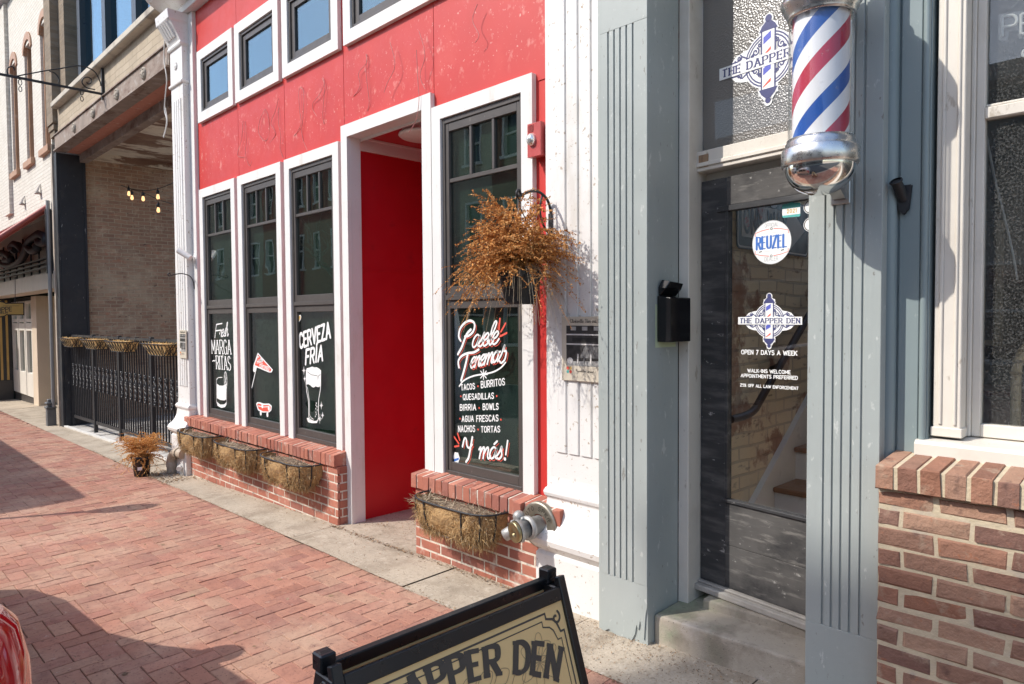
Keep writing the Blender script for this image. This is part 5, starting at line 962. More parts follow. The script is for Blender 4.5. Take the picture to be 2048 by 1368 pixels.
# ---- planters on the gate
pts_ = [(-13.62, 'straw-lined wire planter hooked on the gate next to the black column'), (-12.20, 'second straw-lined wire planter from the black column on the gate'), (-10.86, 'third straw-lined wire planter from the black column on the gate'), (-9.22, 'straw-lined wire planter hooked on the gate next to the brown boards')]
LINER = mat('straw_liner', (.74, .50, .22), .9, .2, 25, [((.26, .15, .06), 30, .55, .7, None, .7)], [(120, .8, .008)])
for x, lb in pts_:
    t = thing('wire_planter', lb, 'planter', (x, 2.98, 1.15), 'wire planters hooked on the gate'); L_ = .40; zb, zt = 1.165, 1.305
    m = MB(); m.loft([[(x-L_*.74, 2.92, zb), (x+L_*.74, 2.92, zb), (x+L_*.74, 3.06, zb), (x-L_*.74, 3.06, zb)], [(x-L_, 2.86, zt), (x+L_, 2.86, zt), (x+L_, 3.075, zt), (x-L_, 3.075, zt)]]); m.build('liner', LINER, t)
    m = MB(); fy = lambda z: 2.915-(z-zb)/(zt-zb)*.06; fx = lambda z: L_*(.75+.26*(z-zb)/(zt-zb))
    for z in (zb-.002, zt+.002): m.tube([(x-fx(z), 3.08, z), (x-fx(z), fy(z), z), (x+fx(z), fy(z), z), (x+fx(z), 3.08, z)], .006, 5)
    for k in range(6):
        u0 = -1+k/3.; u1 = u0+1/3.
        m.tube(cat_rom([(x+fx(zb)*u0, fy(zb)-.003, zb), (x+fx(zb+.09)*(u0+u1)/2, fy(zb+.11)-.003, zb+.115), (x+fx(zb)*u1, fy(zb)-.003, zb)], 4), .0045, 4)
        if k < 5: m.tube([(x+fx(zb)*u1, fy(zb)-.003, zb), (x+fx(zt)*(u1-.16), fy(zt)-.003, zt)], .0045, 4); m.tube([(x+fx(zb)*u1, fy(zb)-.003, zb), (x+fx(zt)*(u1+.16), fy(zt)-.003, zt)], .0045, 4)
    for y0, y1 in ((2.93, 3.0), (3.0, 3.06), (2.89, 2.97)):
        e = x+fx(zt); e0 = x+fx(zb); m.tube(cat_rom([(e0+.003, y0, zb), (e-.02, (y0+y1)/2, zt-.02), (e0+.003, y1, zb)], 4), .0045, 4); m.tube([(e0+.003, y0, zb), (e+.003, y1, zt)], .0045, 4); m.tube([(e0+.003, y1, zb), (e+.003, y0-.02, zt)], .0045, 4)
    for s_ in (-.5, .5): m.tube([(x+s_*L_, 3.075, zt), (x+s_*L_, 3.085, zt+.055), (x+s_*L_, 3.10, zt+.057), (x+s_*L_, 3.135, zt+.057), (x+s_*L_, 3.14, zt+.02)], .005, 5)
    m.build('wire_frame', IRON, t)
    m = MB()
    for k in range(70):
        px_, py_ = x+U(-L_, L_)*.95, U(2.87, 3.06); a_ = U(0, 6.28); l_ = U(.02, .05); m.tube([(px_, py_, zt-.004), (px_+l_*math.cos(a_), py_+l_*math.sin(a_)*.6, zt+U(.002, .03))], .0022, 3, cap=False)
    m.build('straw', LINER, t)
# ---- string of bulbs
sl_ = thing('string_lights', 'string of small lit bulbs sagging in front of the brick passage wall', 'string lights', tuple(at(270, 395, 4.0)))
zq = lambda x, y: tuple(at(x/2.735, y/2.735, 4.0))
m = MB(); m.tube(cat_rom([zq(*p) for p in ((560, 985), (640, 1005), (705, 1030), (785, 1055), (865, 1090), (960, 1120), (1100, 1150))], 5), .008, 5); m.tube(cat_rom([zq(*p) for p in ((700, 1030), (785, 1042), (865, 1032), (935, 1005), (1050, 950))], 5), .007, 5); m.build('cord', BLACKPL, sl_)
def mat_emit(name, c, s):
    m, nt, bs, out = nodes(name); bs.inputs['Base Color'].default_value = c4(c); bs.inputs['Emission Color'].default_value = c4(c); bs.inputs['Emission Strength'].default_value = s; return m
BULB = mat_emit('lit_bulb', (1, .58, .26), .9)
for p in ((705, 1060), (722, 1082), (783, 1088), (864, 1078), (866, 1150)):
    c = Vector(zq(*p)); m = MB(); m.lathe([(.001, -.04), (.018, -.034), (.027, -.010), (.023, .015), (.016, .045), (.015, .05)], c, 14); b = m.build('bulb', BULB, sl_)
    m = MB(); m.lathe([(.022, .045), (.026, .05), (.026, .10), (.01, .12), (.008, .15)], c, 10); m.build('socket', BLACKPL, b)
# ---- wrought sign bracket
br_ = thing('sign_bracket', 'wrought iron scroll bracket jutting over the pavement from the tan parapet', 'bracket', (-11.3, 2.9, 4.8)); XB = -11.3
m = MB(); m.box(XB-.02, XB+.02, 2.915, 2.948, 4.76, 5.20); m.box(XB-.012, XB+.012, .9, 2.914, 4.82, 4.85)
bq = lambda x, y: tuple(atx(x/2.735, y/2.735, XB))
for s_ in ([(552, 470), (545, 440), (520, 395), (480, 370), (420, 360), (330, 375), (260, 385), (150, 405), (60, 420), (40, 395), (45, 370), (70, 365), (80, 385)], [(520, 490), (475, 480), (450, 455), (455, 430), (480, 422), (500, 435), (495, 455), (480, 458), (474, 448)], [(320, 455), (322, 430), (300, 400), (270, 390)]): m.tube(cat_rom([bq(*p) for p in s_], 5), .009, 6)
for p in ((110, 450), (447, 505)): 
    c = Vector(bq(*p)); m.tube([c+Vector((0, .02*math.sin(t), -.04*math.cos(t))) for t in (i*.698 for i in range(10))], .006, 4); m.tube([c+Vector((0, .018*math.sin(t), -.09-.035*math.cos(t))) for t in (i*.698 for i in range(10))], .006, 4)
m.build('bracket_arm', IRON, br_)
m = MB(); m.tube(cat_rom([tuple(at(x/2.735, y/2.735, 2.90)) for x, y in ((895, 60), (900, 200), (898, 330), (912, 430), (905, 520), (900, 600), (912, 650), (908, 700), (895, 750))], 4), .007, 5); m.tube(cat_rom([tuple(at(x/2.735, y/2.735, 2.90)) for x, y in ((905, 590), (915, 660), (905, 720), (896, 752))], 4), .006, 5)
solo(m.build('loose_cable', mat('cable_white', (.62, .6, .57), .5, .05)), 'loose pale cable hanging down the parapet beside the white pilaster near the gate', 'cable')

# ================================================================== x
wb = thing('painted_brick_building', 'white painted brick building with tall arched tan windows above a shopfront', 'building', (-18, 2.95, -.4))
WBR = mat_brick('white_brick', (.70, .66, .59), (.64, .60, .53), (.58, .54, .47), 'xz', .205, .068, .013, [((.50, .45, .38), 1.3, .55, .8, (1, 1, .4), .5), ((.40, .30, .22), 26, .70, .75, None, .7)], .8)
AW = [(-18.05, -17.40), (-16.65, -16.0), (-15.25, -14.62), (-21.2, -20.55)]
m = MB(); panel_holes(m, -40, -14.56, 3.58, 8.3, [(a, b, 4.72, 6.95) for a, b in AW], 2.95, 3.3)
m.box(-18.85, -18.2, 2.88, 2.949, 3.9, 8.3); m.box(-40, -23.2, 2.951, 3.3, -.9, 3.579); m.box(-40, -14.61, 3.301, 12, 3.6, 8.2); m.build('wall', WBR, wb)
m = MB(); m.prism([(2.96, 8.3), (2.78, 8.38), (2.78, 8.5), (2.62, 8.6), (2.62, 8.75), (3.1, 8.75), (3.1, 8.3)], lambda u, v, d: (d, u, v), -40, -14.56); m.build('cornice', mat('grey_cornice', (.45, .45, .45), .6, .1), wb)
TAN = mat('tan_trim', (.40, .225, .135), .6, .08, 4, [((.55, .42, .32), 8, .6, .75, None, .5)])
for a, b in AW:
    m = MB(); z0, z1 = 4.72, 6.95; m.box(a+.0, a+.07, 2.99, 3.25, z0, z1-.001); m.box(b-.07, b, 2.99, 3.25, z0, z1-.001); m.box(a+.07, b-.07, 3.10, 3.2, 5.80, 5.86); m.box(a+.071, b-.071, 3.08, 3.2, z0+.001, z0+.08)
    c = (a+b)/2; w_ = (b-a)/2+.03; ou = [(c+w_*1.12*math.cos(rad(t)), z1-.12+.34*math.sin(rad(t))) for t in range(0, 181, 15)]; inn = [(c+(w_-.06)*math.cos(rad(t)), z1-.14+.22*math.sin(rad(t))) for t in range(180, -1, -15)]
    for i in range(12): m.prism([ou[i], ou[i+1], inn[11-i], inn[12-i]], lambda u, v, d: (u, d, v), 2.925, 3.0)
    m.box(a-.06, b+.06, 2.88, 3.0, z0-.12, z0-.0005)
    o = m.build('window', TAN, wb, bevel=.004); m = MB(); m.box(a+.07, b-.07, 3.14, 3.15, z0+.05, z1); m.build('pane', GLASS, o); m = MB(); m.quad((a, 3.28, z0), (b, 3.28, z0), (b, 3.28, z1), (a, 3.28, z1)); m.build('room_dark', DARK, o)
for x, z in ((-15.55, 4.05), (-17.0, 4.02)):
    m = MB(); m.loft([[(x-.07, 2.948, z-.08), (x+.07, 2.948, z-.08), (x+.07, 2.948, z-.079), (x-.07, 2.948, z-.079)], [(x-.07, 2.85, z-.08), (x+.07, 2.85, z-.08), (x+.07, 2.90, z-.04), (x-.07, 2.90, z-.04)], [(x-.02, 2.948, z+.1), (x+.02, 2.948, z+.1), (x+.02, 2.94, z+.1), (x-.02, 2.94, z+.1)]]); m.build('wall_bracket', mat('grey_cap', (.30, .27, .24), .6, .1), wb)
m = MB(); m.box(-23.2, -14.62, 2.95, 3.35, 2.19, 2.50); m.box(-23.2, -14.62, 3.101, 3.35, 2.501, 3.579); m.build('shop_lintel', mat('beige_lintel', (.50, .44, .36), .6, .08, 3), wb)
m = MB(); m.box(-19.95, -19.42, 3.52, 4.2, -.8, 2.189); m.build('shop_column', mat('beige_column', (.66, .55, .42), .5, .04, 3), wb, bevel=.006)
m = MB(); SHW = mat('shop_white', (.70, .66, .58), .5, .04); xs_ = [-22.55, -21.68, -20.82, -19.96]
for a, b in zip(xs_, xs_[1:]):
    m.box(a, a+.11, 3.54, 3.64, -.25, 2.1); m.box(b-.17, b-.06, 3.54, 3.64, -.25, 2.1); m.box(a+.11, b-.17, 3.54, 3.64, .0-.25, .33); m.box(a+.11, b-.17, 3.55, 3.63, 1.58, 1.66); m.box(a+.11, b-.17, 3.54, 3.64, 1.36, 1.55); m.box(a+.11, b-.17, 3.54, 3.64, 2.03, 2.1)
m.build('shop_window', SHW, wb, bevel=.006)
m = MB(); m.box(-22.55, -19.96, 3.57, 3.66, -.8, -.251); m.box(-22.6, -19.96, 3.60, 3.66, 2.101, 2.189)
for x in xs_[1:]: m.box(x-.058, x-.002, 3.545, 3.66, -.25, 2.1)
m.build('shop_base', mat('bronze_base', (.060, .052, .046), .5, .1), wb)
m = MB(); m.box(-22.5, -20.0, 3.60, 3.605, .3, 2.05); m.build('pane', GLASS, wb)
m = MB(); m.box(-23.2, -14.61, 4.9, 5.0, -.9, 2.6); m.box(-14.66, -14.61, 3.021, 4.9, -.9, 2.6); m.box(-22.66, -22.6, 2.97, 4.9, -.9, 2.6); m.build('recess_wall', DARK, wb)
m = MB(); m.box(-22.64, -22.52, 2.3, 3.53, -.9, .02); m.build('stripe_base', mat('bronze_base', (.06, .05, .045)), wb)
m = MB(); m.box(-22.63, -22.55, 2.3, 3.53, .021, 2.19); m.build('black_panel', mat('black_frame', (.02, .02, .02)), wb)
m = MB()
for i in range(9): y = 2.36+i*.13; m.box(-22.549, -22.515, y, y+.05, .05, 2.15)
m.build('gold_stripe', mat('gold_paint', (.50, .31, .085), .45, .08), wb)
m = MB(); m.prism([(2.949, 3.66), (2.15, 3.00), (2.15, 2.94), (2.18, 2.94), (2.949, 3.585)], lambda u, v, d: (d, u, v), -24, -14.98)
for i in range(60): x = -23.9+i*.15; m.prism([(2.949, 3.672), (2.15, 3.012), (2.15, 2.998), (2.949, 3.658)], lambda u, v, d: (d, u, v), x, x+.02)
aw = m.build('awning', mat('awning_red', (.36, .085, .065), .55, .06, 3), wb)
m = MB(); m.tube([(-14.95, 2.95, 3.68), (-14.95, 2.16, 3.01), (-14.95, 2.15, 2.94)], .045, 10); m.build('awning_end', mat('awning_red', (.36, .085, .065)), aw)
m = MB()
def gq(x, y): return tuple(at(x/2.4875, 450+y/2.4875, 2.90))
for s_ in ([(175, 55), (150, 75), (135, 105), (120, 150), (95, 185), (55, 205), (10, 195), (-30, 165), (-40, 120)], [(175, 55), (195, 45), (225, 60), (228, 85), (205, 92), (190, 82)], [(135, 105), (160, 130), (185, 118), (180, 100)], [(120, 150), (100, 110), (70, 95), (55, 115), (75, 125)], [(-30, 165), (0, 140), (40, 150), (55, 175), (25, 178)]): m.tube(cat_rom([gq(*p) for p in s_], 5), .075, 6)
for z in (2.56, 2.64, 2.72): m.box(-24, -14.8, 2.86, 2.92, z, z+.03)
for i in range(12): x = -23.4+i*.74; m.box(x, x+.03, 2.96, 2.99, 2.5, 3.3)
m.box(-14.82, -14.75, 2.86, 2.96, 2.45, 3.6)
m.build('scroll_grille', IRON, wb)
# downspout and boot
m = MB(); m.tube([(-14.76, 2.90, 3.75), (-14.76, 2.90, .05)], .032, 10); solo(m.build('downspout', mat('downspout_grey', (.24, .235, .23), .5, .1)), 'thin grey downspout between the white brick and the black column', 'pipe')
m = MB(); X0 = -14.83
m.box(X0-.07, X0+.07, 2.80, 2.94, -.5, .02); m.box(X0-.09, X0+.09, 2.785, 2.945, .021, .06); m.box(X0-.06, X0+.06, 2.81, 2.93, .061, .10); m.box(X0-.085, X0+.085, 2.79, 2.94, .101, .135); m.box(X0-.05, X0+.05, 2.82, 2.92, .136, .19)
solo(m.build('iron_boot', mat('boot_grey', (.11, .115, .12), .6, .2, 8), bevel=.008), 'stubby ribbed grey iron post at the foot of the black column', 'post')
hs = thing('hanging_sign', 'gold shop sign with black border and black lettering hanging under the beige lintel', 'sign', (-16.3, 2.6, 1.6)); XS = -16.3
a, b = atx(47, 618, XS), atx(0, 604, XS); HS = Sheet((XS, 0, 0), (0, 1, 0), (0, 0, 1)); q = lambda x, y: HS.px(x/4.56, 560+y/4.56)
m = MB(); m.prism([q(*p) for p in ((220, 205), (55, 208), (30, 195), (-140, 170), (-330, 215), (-330, 330), (-140, 372), (40, 335), (60, 322), (222, 322))], lambda u, v, d: HS.P(u, v, d), -.03, .0); m.build('sign_border', BLACKPL, hs)
m = MB(); fill(m, HS, [q(*p) for p in ((210, 215), (52, 218), (28, 206), (-140, 182), (-320, 224), (-320, 321), (-140, 360), (38, 325), (58, 312), (212, 314))], .002); m.build('sign_face', mat('sign_gold', (.52, .33, .09), .4, .06, 6), hs)
m = MB(); write(m, HS, 'SHOPPE', q(-95, 290), q(105, 284), q(-95, 252), .013, .004, 0, .25); write(m, HS, 'FRANKLIN', q(-60, 310), q(68, 306), q(-60, 290), .007, .004, 0, .25); ribbon(m, HS, [q(30, 236), q(175, 236)], .006, .004); m.build('lettering', D_INK, hs)
m = MB(); m.tube([HS.P(*q(140, 208), -.015), HS.P(*q(140, -30), -.015)], .006, 5); m.tube([HS.P(*q(-220, 200), -.015), HS.P(*q(-220, -60), -.015)], .006, 5); m.build('hanger', IRON, hs)
# ================================================================== coir baskets under the sills
COIR = mat('coir', rough=.95, ramp=[(.52, .33, .14), (.64, .44, .21), (.38, .23, .095), (.56, .37, .16), (.24, .145, .065), (.50, .40, .26)], var=.1, vs=30, bumps=[(150, .6, .004)])
COIRB = mat('coir_mat', (.44, .275, .12), .95, .2, 22, [((.20, .12, .055), 26, .5, .7, None, .7)], [(70, .9, .015)])
DRYST = mat('dead_stems', rough=.9, ramp=[(.42, .33, .22), (.55, .46, .33), (.30, .22, .14), (.22, .15, .09)], var=.0, vs=30)
def basket(x0, x1, zt, lb, D=.205, H=.20, stems=90, left=0):
    t = thing('coir_basket', lb, 'planter', ((x0+x1)/2, 2.75, zt-H), 'coir baskets under the window sills'); cx = (x0+x1)/2; hw = (x1-x0)/2; yb = 2.826
    def pt(a, b, s=1.0):   # a along the rim 0..1, b 0 rim .. 1 bottom
        th = math.pi*a; e = .55
        rx = abs(math.cos(th))**e*math.copysign(1, math.cos(th)); ry = abs(math.sin(th))**e
        k = math.cos(b*math.pi/2)**.55; return Vector((cx-hw*s*rx*(.45+.55*k), yb-D*s*ry*(.45+.55*k), zt-H*s*math.sin(b*math.pi/2)**.9))
    m = MB(); na, nb = 40, 10; vs = []
    for j in range(nb+1):
        for i in range(na+1):
            p = pt(i/na, j/nb); wv = .012*math.sin(i*1.1+j*.9)+U(-.008, .008); vs.append((p.x, min(p.y+wv, yb-.002), p.z+U(-.007, .007)+(U(-.01, .015) if j == 0 else 0)))
    m.add(vs, [(j*(na+1)+i, j*(na+1)+i+1, (j+1)*(na+1)+i+1, (j+1)*(na+1)+i) for j in range(nb) for i in range(na)], 0, True); m.build('liner', COIRB, t)
    m = MB()
    for k in range(3400):
        a, b = U(.01, .99), U(0, 1)**.8; p = pt(a, b, 1.005); n = Vector(((p.x-cx)*.4, p.y-2.83, -.02-.15*b)).normalized(); l_ = U(.018, .062)*(1.6 if R() < .2 else 1); tn = Vector((U(-1, 1), U(-.5, .25), U(-1.3, .6))).normalized()
        e1 = p+n*U(.002, .012)+tn*l_*.5; e2 = e1+(tn+Vector((U(-.6, .6), U(-.3, .3), -.5))).normalized()*l_*.6; w_ = Vector((U(-1, 1), U(-1, 1), U(-1, 1)))*.0013
        for e in (e1, e2): e.y = min(e.y, 2.822)
        m.add([p-w_, p+w_, e1+w_, e1-w_], [(0, 1, 2, 3)]); m.add([e1-w_, e1+w_, e2], [(0, 1, 2)])
    m.build('fibres', COIR, t)
    m = MB(); rim = [tuple(pt(i/24, 0, 1.03)+Vector((0, 0, .004))) for i in range(25)]; m.tube(rim, .0065, 6); m.tube([rim[0], (rim[0][0], 2.83, zt+.004), (rim[-1][0], 2.83, zt+.004), rim[-1]], .008, 6)
    for i in range(2, 23, 4): m.tube([tuple(pt(i/24, b, 1.035)) for b in (0, .2, .4, .6, .8, 1)], .006, 5)
    for sx in (-1, 1): m.tube(cat_rom([(cx+sx*hw*.98, 2.80, zt), (cx+sx*hw*.94, 2.82, zt+.035), (cx+sx*hw*.6, 2.826, zt+.01)], 4), .005, 5)
    m.build('wire_frame', IRON, t)
    m = MB(); g_ = [(cx+(pt(i/20, .12, .97).x-cx)*r_, 2.82+(pt(i/20, .12, .97).y-2.82)*r_, zt-.035+.02*(1-r_)+U(-.006, .006)) for r_ in (1, .5, .05) for i in range(21)]; m.add(g_, [(j*21+i, j*21+i+1, (j+1)*21+i+1, (j+1)*21+i) for j in range(2) for i in range(20)]); m.build('soil', mat('old_soil', (.15, .105, .07), .95, .3, 30, [((.40, .31, .21), 40, .55, .7, None, .7)], [(90, .8, .01)]), t)
    m = MB()
    for k in range(stems*4):
        a, r_ = U(0, 1), math.sqrt(U(0, 1)); p = pt(a, .1, .96); c = Vector((cx+(p.x-cx)*r_, 2.82+(p.y-2.82)*r_, zt-.02)); 
        if left and R() < .5: c.x = x0+abs(random.gauss(0, .12))
        an = U(0, 6.28); l_ = U(.02, .09); d = Vector((math.cos(an), math.sin(an)-.3, U(-.2, .7) if R() < .8 else U(-1.2, 0))); e = c+d.normalized()*l_; e.y = min(e.y, 2.82); w_ = Vector((U(-1, 1), U(-1, 1), U(-1, 1)))*.0016
        m.add([c-w_, c+w_, e+w_*.6, e-w_*.6], [(0, 1, 2, 3)])
    m.build('dead_stems', DRYST, t)
basket(-7.86, -7.06, .425, 'shaggy coir basket beside the tan drain elbow under the long brick sill', left=0)
basket(-6.88, -6.05, .428, 'shaggy coir basket in the middle of the three under the long brick sill')
basket(-5.87, -5.06, .430, 'shaggy coir basket next to the red doorway under the long brick sill')
basket(-3.64, -2.92, .462, 'shaggy coir basket under the menu window beside the hose connection', stems=170, left=1)

# ================================================================== dead ferns
FERN = mat('dead_fern', rough=.8, ramp=[(.52, .21, .055), (.66, .31, .09), (.38, .14, .04), (.58, .25, .06), (.72, .41, .16), (.26, .10, .03), (.46, .22, .08)], var=.0, vs=20, spec=.2)
def fern(m, c, n, rr, up, seed, droop=1.0, leaf=.0135, az=None):
    rn = random.Random(seed)
    for k in range(n):
        a = rn.uniform(0, 2*math.pi) if az is None else rn.gauss(*az); L_ = rr*rn.uniform(.55, 1.08); u0 = up*rn.uniform(.35, 1.25); dr = droop*rn.uniform(.5, 1.5); s0 = Vector((rn.uniform(-.06, .06), rn.uniform(-.06, .06), 0)); pts = []; wig = rn.uniform(-1.1, 1.1)
        for i in range(13):
            t = i/12; aa = a+wig*t*t; pts.append(Vector(c)+s0*(1-t)+Vector((math.cos(aa)*L_*t, math.sin(aa)*L_*t, u0*1.9*t-(u0*.95+dr*L_*.75)*t*t)))
        tip = Vector((rn.uniform(-1, 1), rn.uniform(-1, 1), rn.uniform(-1, 1)))*.012; pts[-1] += tip; pts[-2] += tip*.4
        for i in range(12):
            p0, p1 = pts[i], pts[i+1]; w_ = Vector((rn.uniform(-1, 1), rn.uniform(-1, 1), rn.uniform(-1, 1)))*.0011; m.add([p0-w_, p0+w_, p1+w_, p1-w_], [(0, 1, 2, 3)])
        for i in range(2, 12):
            p0, p1 = pts[i], pts[i+1]; ax = (p1-p0).normalized()
            for j in range(6):
                p = p0.lerp(p1, j/6); sd_ = Vector((rn.gauss(0, 1), rn.gauss(0, 1), rn.gauss(0, .8))); sd_ -= ax*sd_.dot(ax); sd_ = sd_.normalized() if sd_.length > .01 else Vector((0, 0, 1)); ll = leaf*rn.uniform(.5, 1.6)*(1.15-.6*i/12); dv = (sd_+ax*.5+Vector((0, 0, -.25))).normalized(); nv = dv.cross(Vector((rn.gauss(0, 1), rn.gauss(0, 1), rn.gauss(0, 1)))).normalized()*ll*.36
                m.add([p, p+dv*ll*.5+nv, p+dv*ll, p+dv*ll*.5-nv], [(0, 1, 2, 3)])
fx, fy, fz = -2.62, 2.635, 1.83
hf = thing('hanging_fern', 'large dead orange-brown fern in a black pot hanging beside the menu window', 'plant', (fx, fy, 1.67))
m = MB(); ring_ = lambda z, r_: [(fx+r_*math.copysign(abs(math.cos(t))**.55, math.cos(t)), fy+r_*math.copysign(abs(math.sin(t))**.55, math.sin(t)), z) for t in (i*math.pi/16 for i in range(32))]
m.loft([ring_(1.672, .068), ring_(1.680, .072), ring_(1.705, .074), ring_(1.81, .094), ring_(1.812, .102), ring_(1.845, .104), ring_(1.845, .094), ring_(1.80, .088)], cap=False); m.add(ring_(1.672, .068), [tuple(range(31, -1, -1))]); m.add(ring_(1.80, .088), [tuple(range(32))]); m.build('pot', BLACKPL, hf)
m = MB()
for a in (.7, 2.8, 4.9): m.tube(cat_rom([(fx+.1*math.cos(a), fy+.1*math.sin(a), 1.84), (fx+.085*math.cos(a), fy+.07*math.sin(a), 2.0), (fx, fy, 2.19)], 3), .003, 5)
m.tube(cat_rom([(fx, fy, 2.185), (fx, fy, 2.22), (fx, fy-.022, 2.24), (fx, fy-.03, 2.222)], 4), .0045, 6); m.build('hanger', BLACKPL, hf)
m = MB(); fern(m, (fx, fy, 1.88), 260, .34, .22, 3, .42); fern(m, (fx-.03, fy-.03, 1.90), 120, .24, .33, 5, .25); fern(m, (fx-.02, fy-.02, 1.87), 55, .38, .06, 9, 1.0); fern(m, (fx, fy, 1.86), 55, .44, .10, 12, .75, az=(3.6, .5)); m.build('foliage', FERN, hf)
m = MB(); rn = random.Random(4)
for k in range(60):
    a = rn.uniform(0, 6.28); r0 = rn.uniform(.04, .1); l_ = rn.uniform(.1, .34); p0 = Vector((fx+r0*math.cos(a), fy+r0*math.sin(a), 1.85)); pp = [p0]
    for i in range(1, 6): t = i/5; pp.append(p0+Vector((math.cos(a)*l_*.7*t, math.sin(a)*l_*.7*t, .05*math.sin(t*3)-l_*t*t)))
    for p_ in pp: p_.y = min(p_.y, 2.85)
    m.tube(pp, .0008, 3, cap=False)
m.build('dead_stems', DRYST, hf)
hb = [(-2.60, 2.858, 2.12), (-2.60, 2.852, 2.20), (-2.60, 2.82, 2.252), (-2.60, 2.76, 2.278), (-2.60, 2.70, 2.272), (-2.60, 2.64, 2.25), (-2.60, 2.605, 2.235), (-2.60, 2.595, 2.255), (-2.60, 2.612, 2.27), (-2.60, 2.625, 2.25), (-2.60, 2.645, 2.238)]
m = MB(); m.tube(cat_rom(hb, 4), .0075, 8); m.box(-2.612, -2.588, 2.85, 2.8605, 2.02, 2.17); m.tube(cat_rom([(-2.60, 2.855, 2.05), (-2.60, 2.80, 2.10), (-2.60, 2.77, 2.18), (-2.60, 2.79, 2.262)], 4), .006, 6); solo(m.build('hook_bracket', IRON), 'curled iron bracket on the white pilaster carrying the hanging fern', 'hook')
g0 = (-8.41, 2.47, gz(-8.41, 2.47))
pf = thing('potted_fern', 'dead orange fern in a black nursery pot standing on the brick pavement by the gate', 'plant', g0)
m = MB(); m.lathe([(.001, .004), (.075, .004), (.078, .01), (.098, .20), (.106, .202), (.106, .225), (.096, .225), (.092, .195), (.001, .19)], g0, 28); m.build('pot', BLACKPL, pf)
m = MB(); m.tube(cat_rom([(g0[0], g0[1], g0[2]+.2), (g0[0]+.01, g0[1], g0[2]+.45), (g0[0]+.01, g0[1], g0[2]+.52), (g0[0]+.04, g0[1], g0[2]+.56), (g0[0]+.07, g0[1], g0[2]+.53), (g0[0]+.06, g0[1], g0[2]+.50)], 4), .006, 6); m.build('hanger', BLACKPL, pf)
m = MB(); fern(m, (g0[0], g0[1], g0[2]+.23), 190, .28, .24, 21, .35, .013); fern(m, (g0[0], g0[1], g0[2]+.22), 60, .30, .05, 22, .8, .013); m.build('foliage', mat('dead_fern_pale', rough=.8, ramp=[(.62, .30, .085), (.74, .40, .14), (.50, .22, .05), (.80, .48, .20), (.42, .17, .04)], var=.0, vs=20, spec=.2), pf)
m = MB(); c = Vector(g0)+Vector((.085, -.045, .10)); m.obox(c, (.012, .020, .001), (.0012, -.0012, 0), (0, 0, .018)); m.build('pot_label', D_WHITE, pf)

# ================================================================== sandwich board
sb = thing('sandwich_board', 'black framed tan sidewalk sign board with dark vintage lettering, standing on the brick pavement', 'sign', (-1.12, .92, gz(-1.12, .92)))
X0, Y0, Y1, ZT = -1.09, .615, 1.235, .970; zg_ = gz(-1.1, .9); lean = .30
BS = Sheet((X0+.012, Y0, ZT), (0, 1, 0), (-lean, 0, .954)); Wd = Y1-Y0; Hd = (ZT-zg_)/.954
def bbox(mb, sh, u0, u1, v0, v1, d0, d1): mb.add([sh.P(u, v, d) for v in (v0, v1) for d in (d0, d1) for u in (u0, u1)], [(0, 2, 3, 1), (4, 5, 7, 6), (0, 1, 5, 4), (2, 6, 7, 3), (0, 4, 6, 2), (1, 3, 7, 5)])
def board_frame(sh, name, top):
    m = MB(); f = .022
    bbox(m, sh, 0, f, -Hd, .022, -.018, 0); bbox(m, sh, Wd-f, Wd, -Hd, .022, -.018, 0); bbox(m, sh, f+.0005, Wd-f-.0005, -.030, 0, -.016, -.002); bbox(m, sh, f+.0005, Wd-f-.0005, -Hd+.03, -Hd+.07, -.016, -.002)
    return m.build(name, BLACKPL, sb, bevel=.002)
fr1 = board_frame(BS, 'front_frame', 1)
BB = Sheet((X0-.046, Y1, ZT+.012), (0, -1, 0), (lean, 0, .954)); fr2 = board_frame(BB, 'back_frame', 1)
m = MB(); bbox(m, BS, .0225, Wd-.0225, -Hd+.0705, -.0305, -.018, -.008); m.build('poster', mat('kraft_poster', (.92, .61, .265), .35, .05, 3, [((.95, .70, .38), 1.6, .45, .7, None, .5), ((.76, .50, .23), 5, .6, .8, None, .4)]), fr1)
m = MB(); bbox(m, BB, .0225, Wd-.0225, -Hd+.0705, -.0305, -.018, -.008); m.build('poster', mat('kraft_poster', (.40, .285, .155)), fr2)
m = MB(); bbox(m, BS, .03, Wd-.03, -.05, -.004, -.0225, -.0185); m.build('inner_sheet', mat('plastic_sheet', (.62, .62, .64), .25, .03), fr1)
m = MB()
for y in (Y0+.012, Y1-.012):
    m = MB(); m.box(X0-.05, X0+.012, y-.014, y+.014, ZT-.05, ZT-.004); m.lathe([(.001, .018), (.012, .018), (.014, .012), (.014, -.012)], (X0-.015, y, ZT-.025), 12, ax=(0, -1 if y < .9 else 1, 0)); m.box(X0-.055, X0-.022, y-.016, y+.016, ZT-.0035, ZT+.030); m.build('hinge', BLACKPL, sb, bevel=.003)
q = zp(BS, 600, 1120, 3.4133); PD = -.0074
m = MB()
for in_, w_ in ((.046, .0058), (.060, .0034)):
    u0, u1, v1, v0 = in_-.012, Wd-in_+.012, -.028-in_+.03, -Hd+.11; c = .05
    ribbon(m, BS, [(u0, v0), (u0, v1-c), (u0+.012, v1-c), (u0+.02, v1-c*.55), (u0+c*.6, v1-.018), (u0+c, v1-.012), (u0+c, v1), (u1-c, v1), (u1-c, v1-.012), (u1-c*.6, v1-.018), (u1-.02, v1-c*.55), (u1-.012, v1-c), (u1, v1-c), (u1, v0), (u0, v0)], w_, PD)
